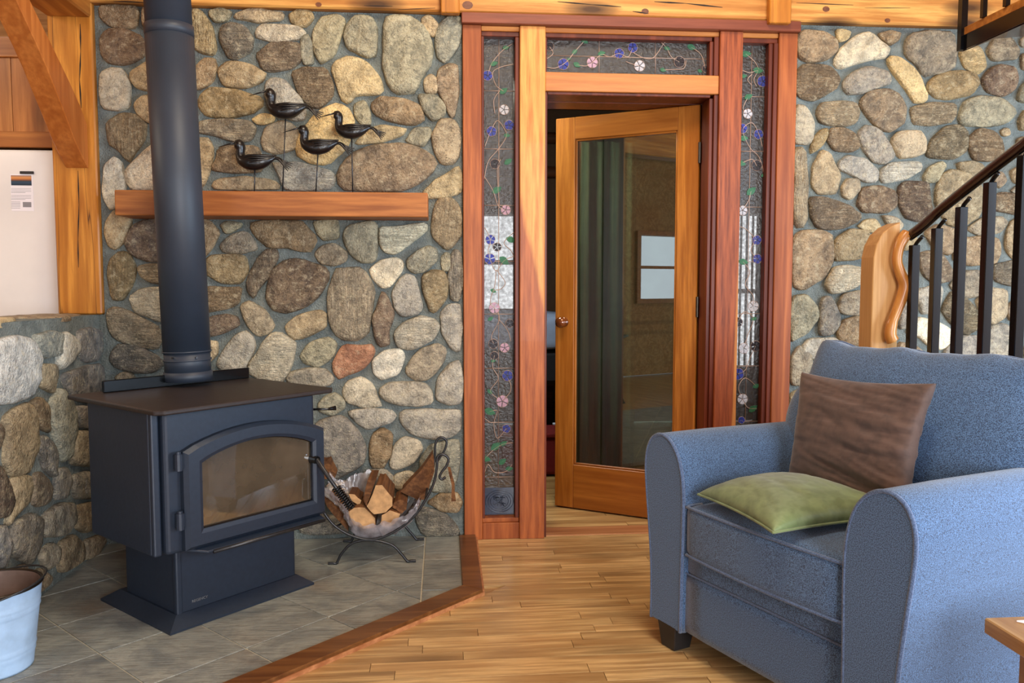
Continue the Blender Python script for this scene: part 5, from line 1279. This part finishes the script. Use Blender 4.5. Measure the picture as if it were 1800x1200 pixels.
# ================================================================ stair railing, newel, landing
rl = thing('stair_railing', 'black iron stair railing with dark handrail and square balusters behind the armchair', 'railing', (1.96, -0.85, 0.0))
bal = [(1608, 418, 3.40), (1648, 388, 3.27), (1691, 350, 3.12), (1741, 306, 2.96), (1801, 258, 2.80), (1868, 196, 2.64)]
hp = cat_rom([at_d(1601, 411, 3.42), at_d(1622, 395, 3.35), at_d(1655, 365, 3.25), at_d(1697, 331, 3.10), at_d(1748, 291, 2.94), at_d(1805, 247, 2.78), at_d(1880, 185, 2.60)], 5)
MB().tube(hp, 0.0215, 12, True, 0.8).build('handrail', 'rail', rl, smooth=True)
MB().tube([p - Vector((0, 0, 0.021)) for p in hp], 0.009, 8).build('rail_bar', 'ironblk', rl, smooth=True)
for i, (x, y_, D) in enumerate(bal):
    t = at_d(x, y_, D); h = 0.0165
    b_ = box('baluster', (t.x - h, t.y - h, 0.02), (t.x + h, t.y + h, t.z - 0.03), 'ironblk', rl, 0.002)
    b_.rotation_euler = (0, 0, 0)
    nx_ = at_d(x + 14, y_ - 8, D - 0.04); MB().tube(cat_rom([(t.x, t.y, t.z - 0.05), (t.x + 0.004, t.y - 0.004, t.z - 0.025), (nx_.x, nx_.y, nx_.z - 0.012)], 4), 0.008, 8).build('baluster_curl', 'ironblk', b_, smooth=True)
MB().tube([(at_d(x, y_, D).x, at_d(x, y_, D).y, 0.012) for x, y_, D in bal], 0.012, 6).build('bottom_bar', 'ironblk', rl)
NY = at_d(1560, 400, 3.45).y
nw = thing('newel_post', 'pale cherry newel board with a rounded top at the foot of the stair railing', 'post', (at_y(1560, 500, NY).x, NY, 0))
fp = [at_y(a, b, NY) for a, b in ((1535, 470), (1536, 452), (1541, 430), (1551, 411), (1566, 398), (1583, 390), (1583, 470))]
fp = [Vector((p.x, NY, p.z)) for p in fp]; xl, xr = fp[0].x, fp[-1].x
MB().prism([Vector((xl, NY, 0.0))] + [Vector((p.x, NY, p.z)) for p in fp[:-1]] + [Vector((xr, NY, 0.0))], (0, 0.105, 0)).build('board', 'newel', nw, bevel=0.003)
bp = cat_rom([at_y(a, b, NY - 0.03) for a, b in ((1596, 409), (1587, 420), (1580, 436), (1577, 458), (1582, 478), (1590, 500), (1586, 520), (1577, 545), (1568, 568), (1565, 588), (1570, 600))], 5)
nb_ = len(bp); rs = [0.0225 + 0.002 * math.sin(i * 0.25 + 1) + (0.003 if i > nb_ * 0.78 else 0) for i in range(nb_)]; rs[0] = 0.015; rs[-1] = 0.016
tag(MB().tube(bp, rs, 12).build('branch_handle', 'branch', None, smooth=True), 'smooth crooked natural branch fixed to the newel post below the handrail', 'handle')
# landing overhead at the right
zb, zt = 2.165, 2.235
A = at_z(1688, 90, zb); B = at_z(1812, 34, zb); Dd = at_z(1745, 67, zb); E_ = at_z(1830, 60, zb)
ld = thing('stair_landing', 'corner of a wooden stair landing in a black steel frame, overhead at the right', 'stairs', (A.x, A.y, zb))
pl_ = [A, B, Vector((B.x + 0.6, B.y, zb)), Vector((E_.x + 0.5, E_.y, zb)), E_, Dd]
inn_ = [A.lerp(sum(pl_, Vector()) / len(pl_), 0.08)]
MB().prism(pl_, (0, 0, zt - zb - 0.012)).build('steel_frame', 'ironblk', ld)
cc = sum(pl_, Vector()) / len(pl_)
MB().prism([Vector((p.x + (cc.x - p.x) * 0.03, p.y + (cc.y - p.y) * 0.03, zb - 0.003)) for p in pl_], (0, 0, 0.003)).build('soffit_board', 'rail', ld)
MB().prism([Vector((p.x, p.y, zt - 0.012)) for p in pl_], (0, 0, 0.032)).build('landing_board', 'tread', ld, bevel=0.002)
for (px, h) in ((1692, 0.013), (1725, 0.009), (1760, 0.009)):
    t = (px - 1688) / (1812 - 1688.0); p = A.lerp(B, t * 1.15 if px > 1700 else 0.02); MB().box((p.x - h, p.y - h, zb if px < 1700 else zt + .02), (p.x + h, p.y + h, 3.1)).build('baluster', 'ironblk', ld)
# ================================================================ coffee table corner
tx, ty = 1.229, -2.103
ct = thing('coffee_table', 'honey oak coffee table corner jutting in at the lower right', 'table', (tx + 0.45, ty - 0.6, 0))
box('tabletop', (tx, ty - 1.1, 0.414), (tx + 0.9, ty, 0.45), 'table', ct, 0.003)
for a in (tx + 0.05, tx + 0.79):
    for b in (ty - 1.05, ty - 0.11): box('leg', (a, b, 0), (a + .06, b + .06, 0.414), 'table', ct, 0.003)
box('apron', (tx + 0.07, ty - 0.10, 0.35), (tx + 0.83, ty - 0.08, 0.414), 'table', ct)
mg = MB(); a = Vector((tx + 0.085, ty - 0.035, 0.4502))
mt_ = thing('carved_tray', 'dark tray with pale edge pattern lying on the coffee table corner', 'tray', (tx + 0.2, ty - 0.1, 0.4505))
MB().prism([(tx + 0.055, ty - 0.03, 0.4505), (tx + 0.30, ty - 0.025, 0.4505), (tx + 0.32, ty - 0.23, 0.4505), (tx + 0.14, ty - 0.115, 0.4505), (tx + 0.075, ty - 0.05, 0.4505)], (0, 0, 0.004)).build('rim', 'paper', mt_, bevel=0.001)
MB().prism([(tx + 0.10, ty - 0.070, 0.4545), (tx + 0.27, ty - 0.055, 0.4545), (tx + 0.28, ty - 0.16, 0.4545), (tx + 0.15, ty - 0.105, 0.4545)], (0, 0, 0.001)).build('dark_centre', 'void', mt_)
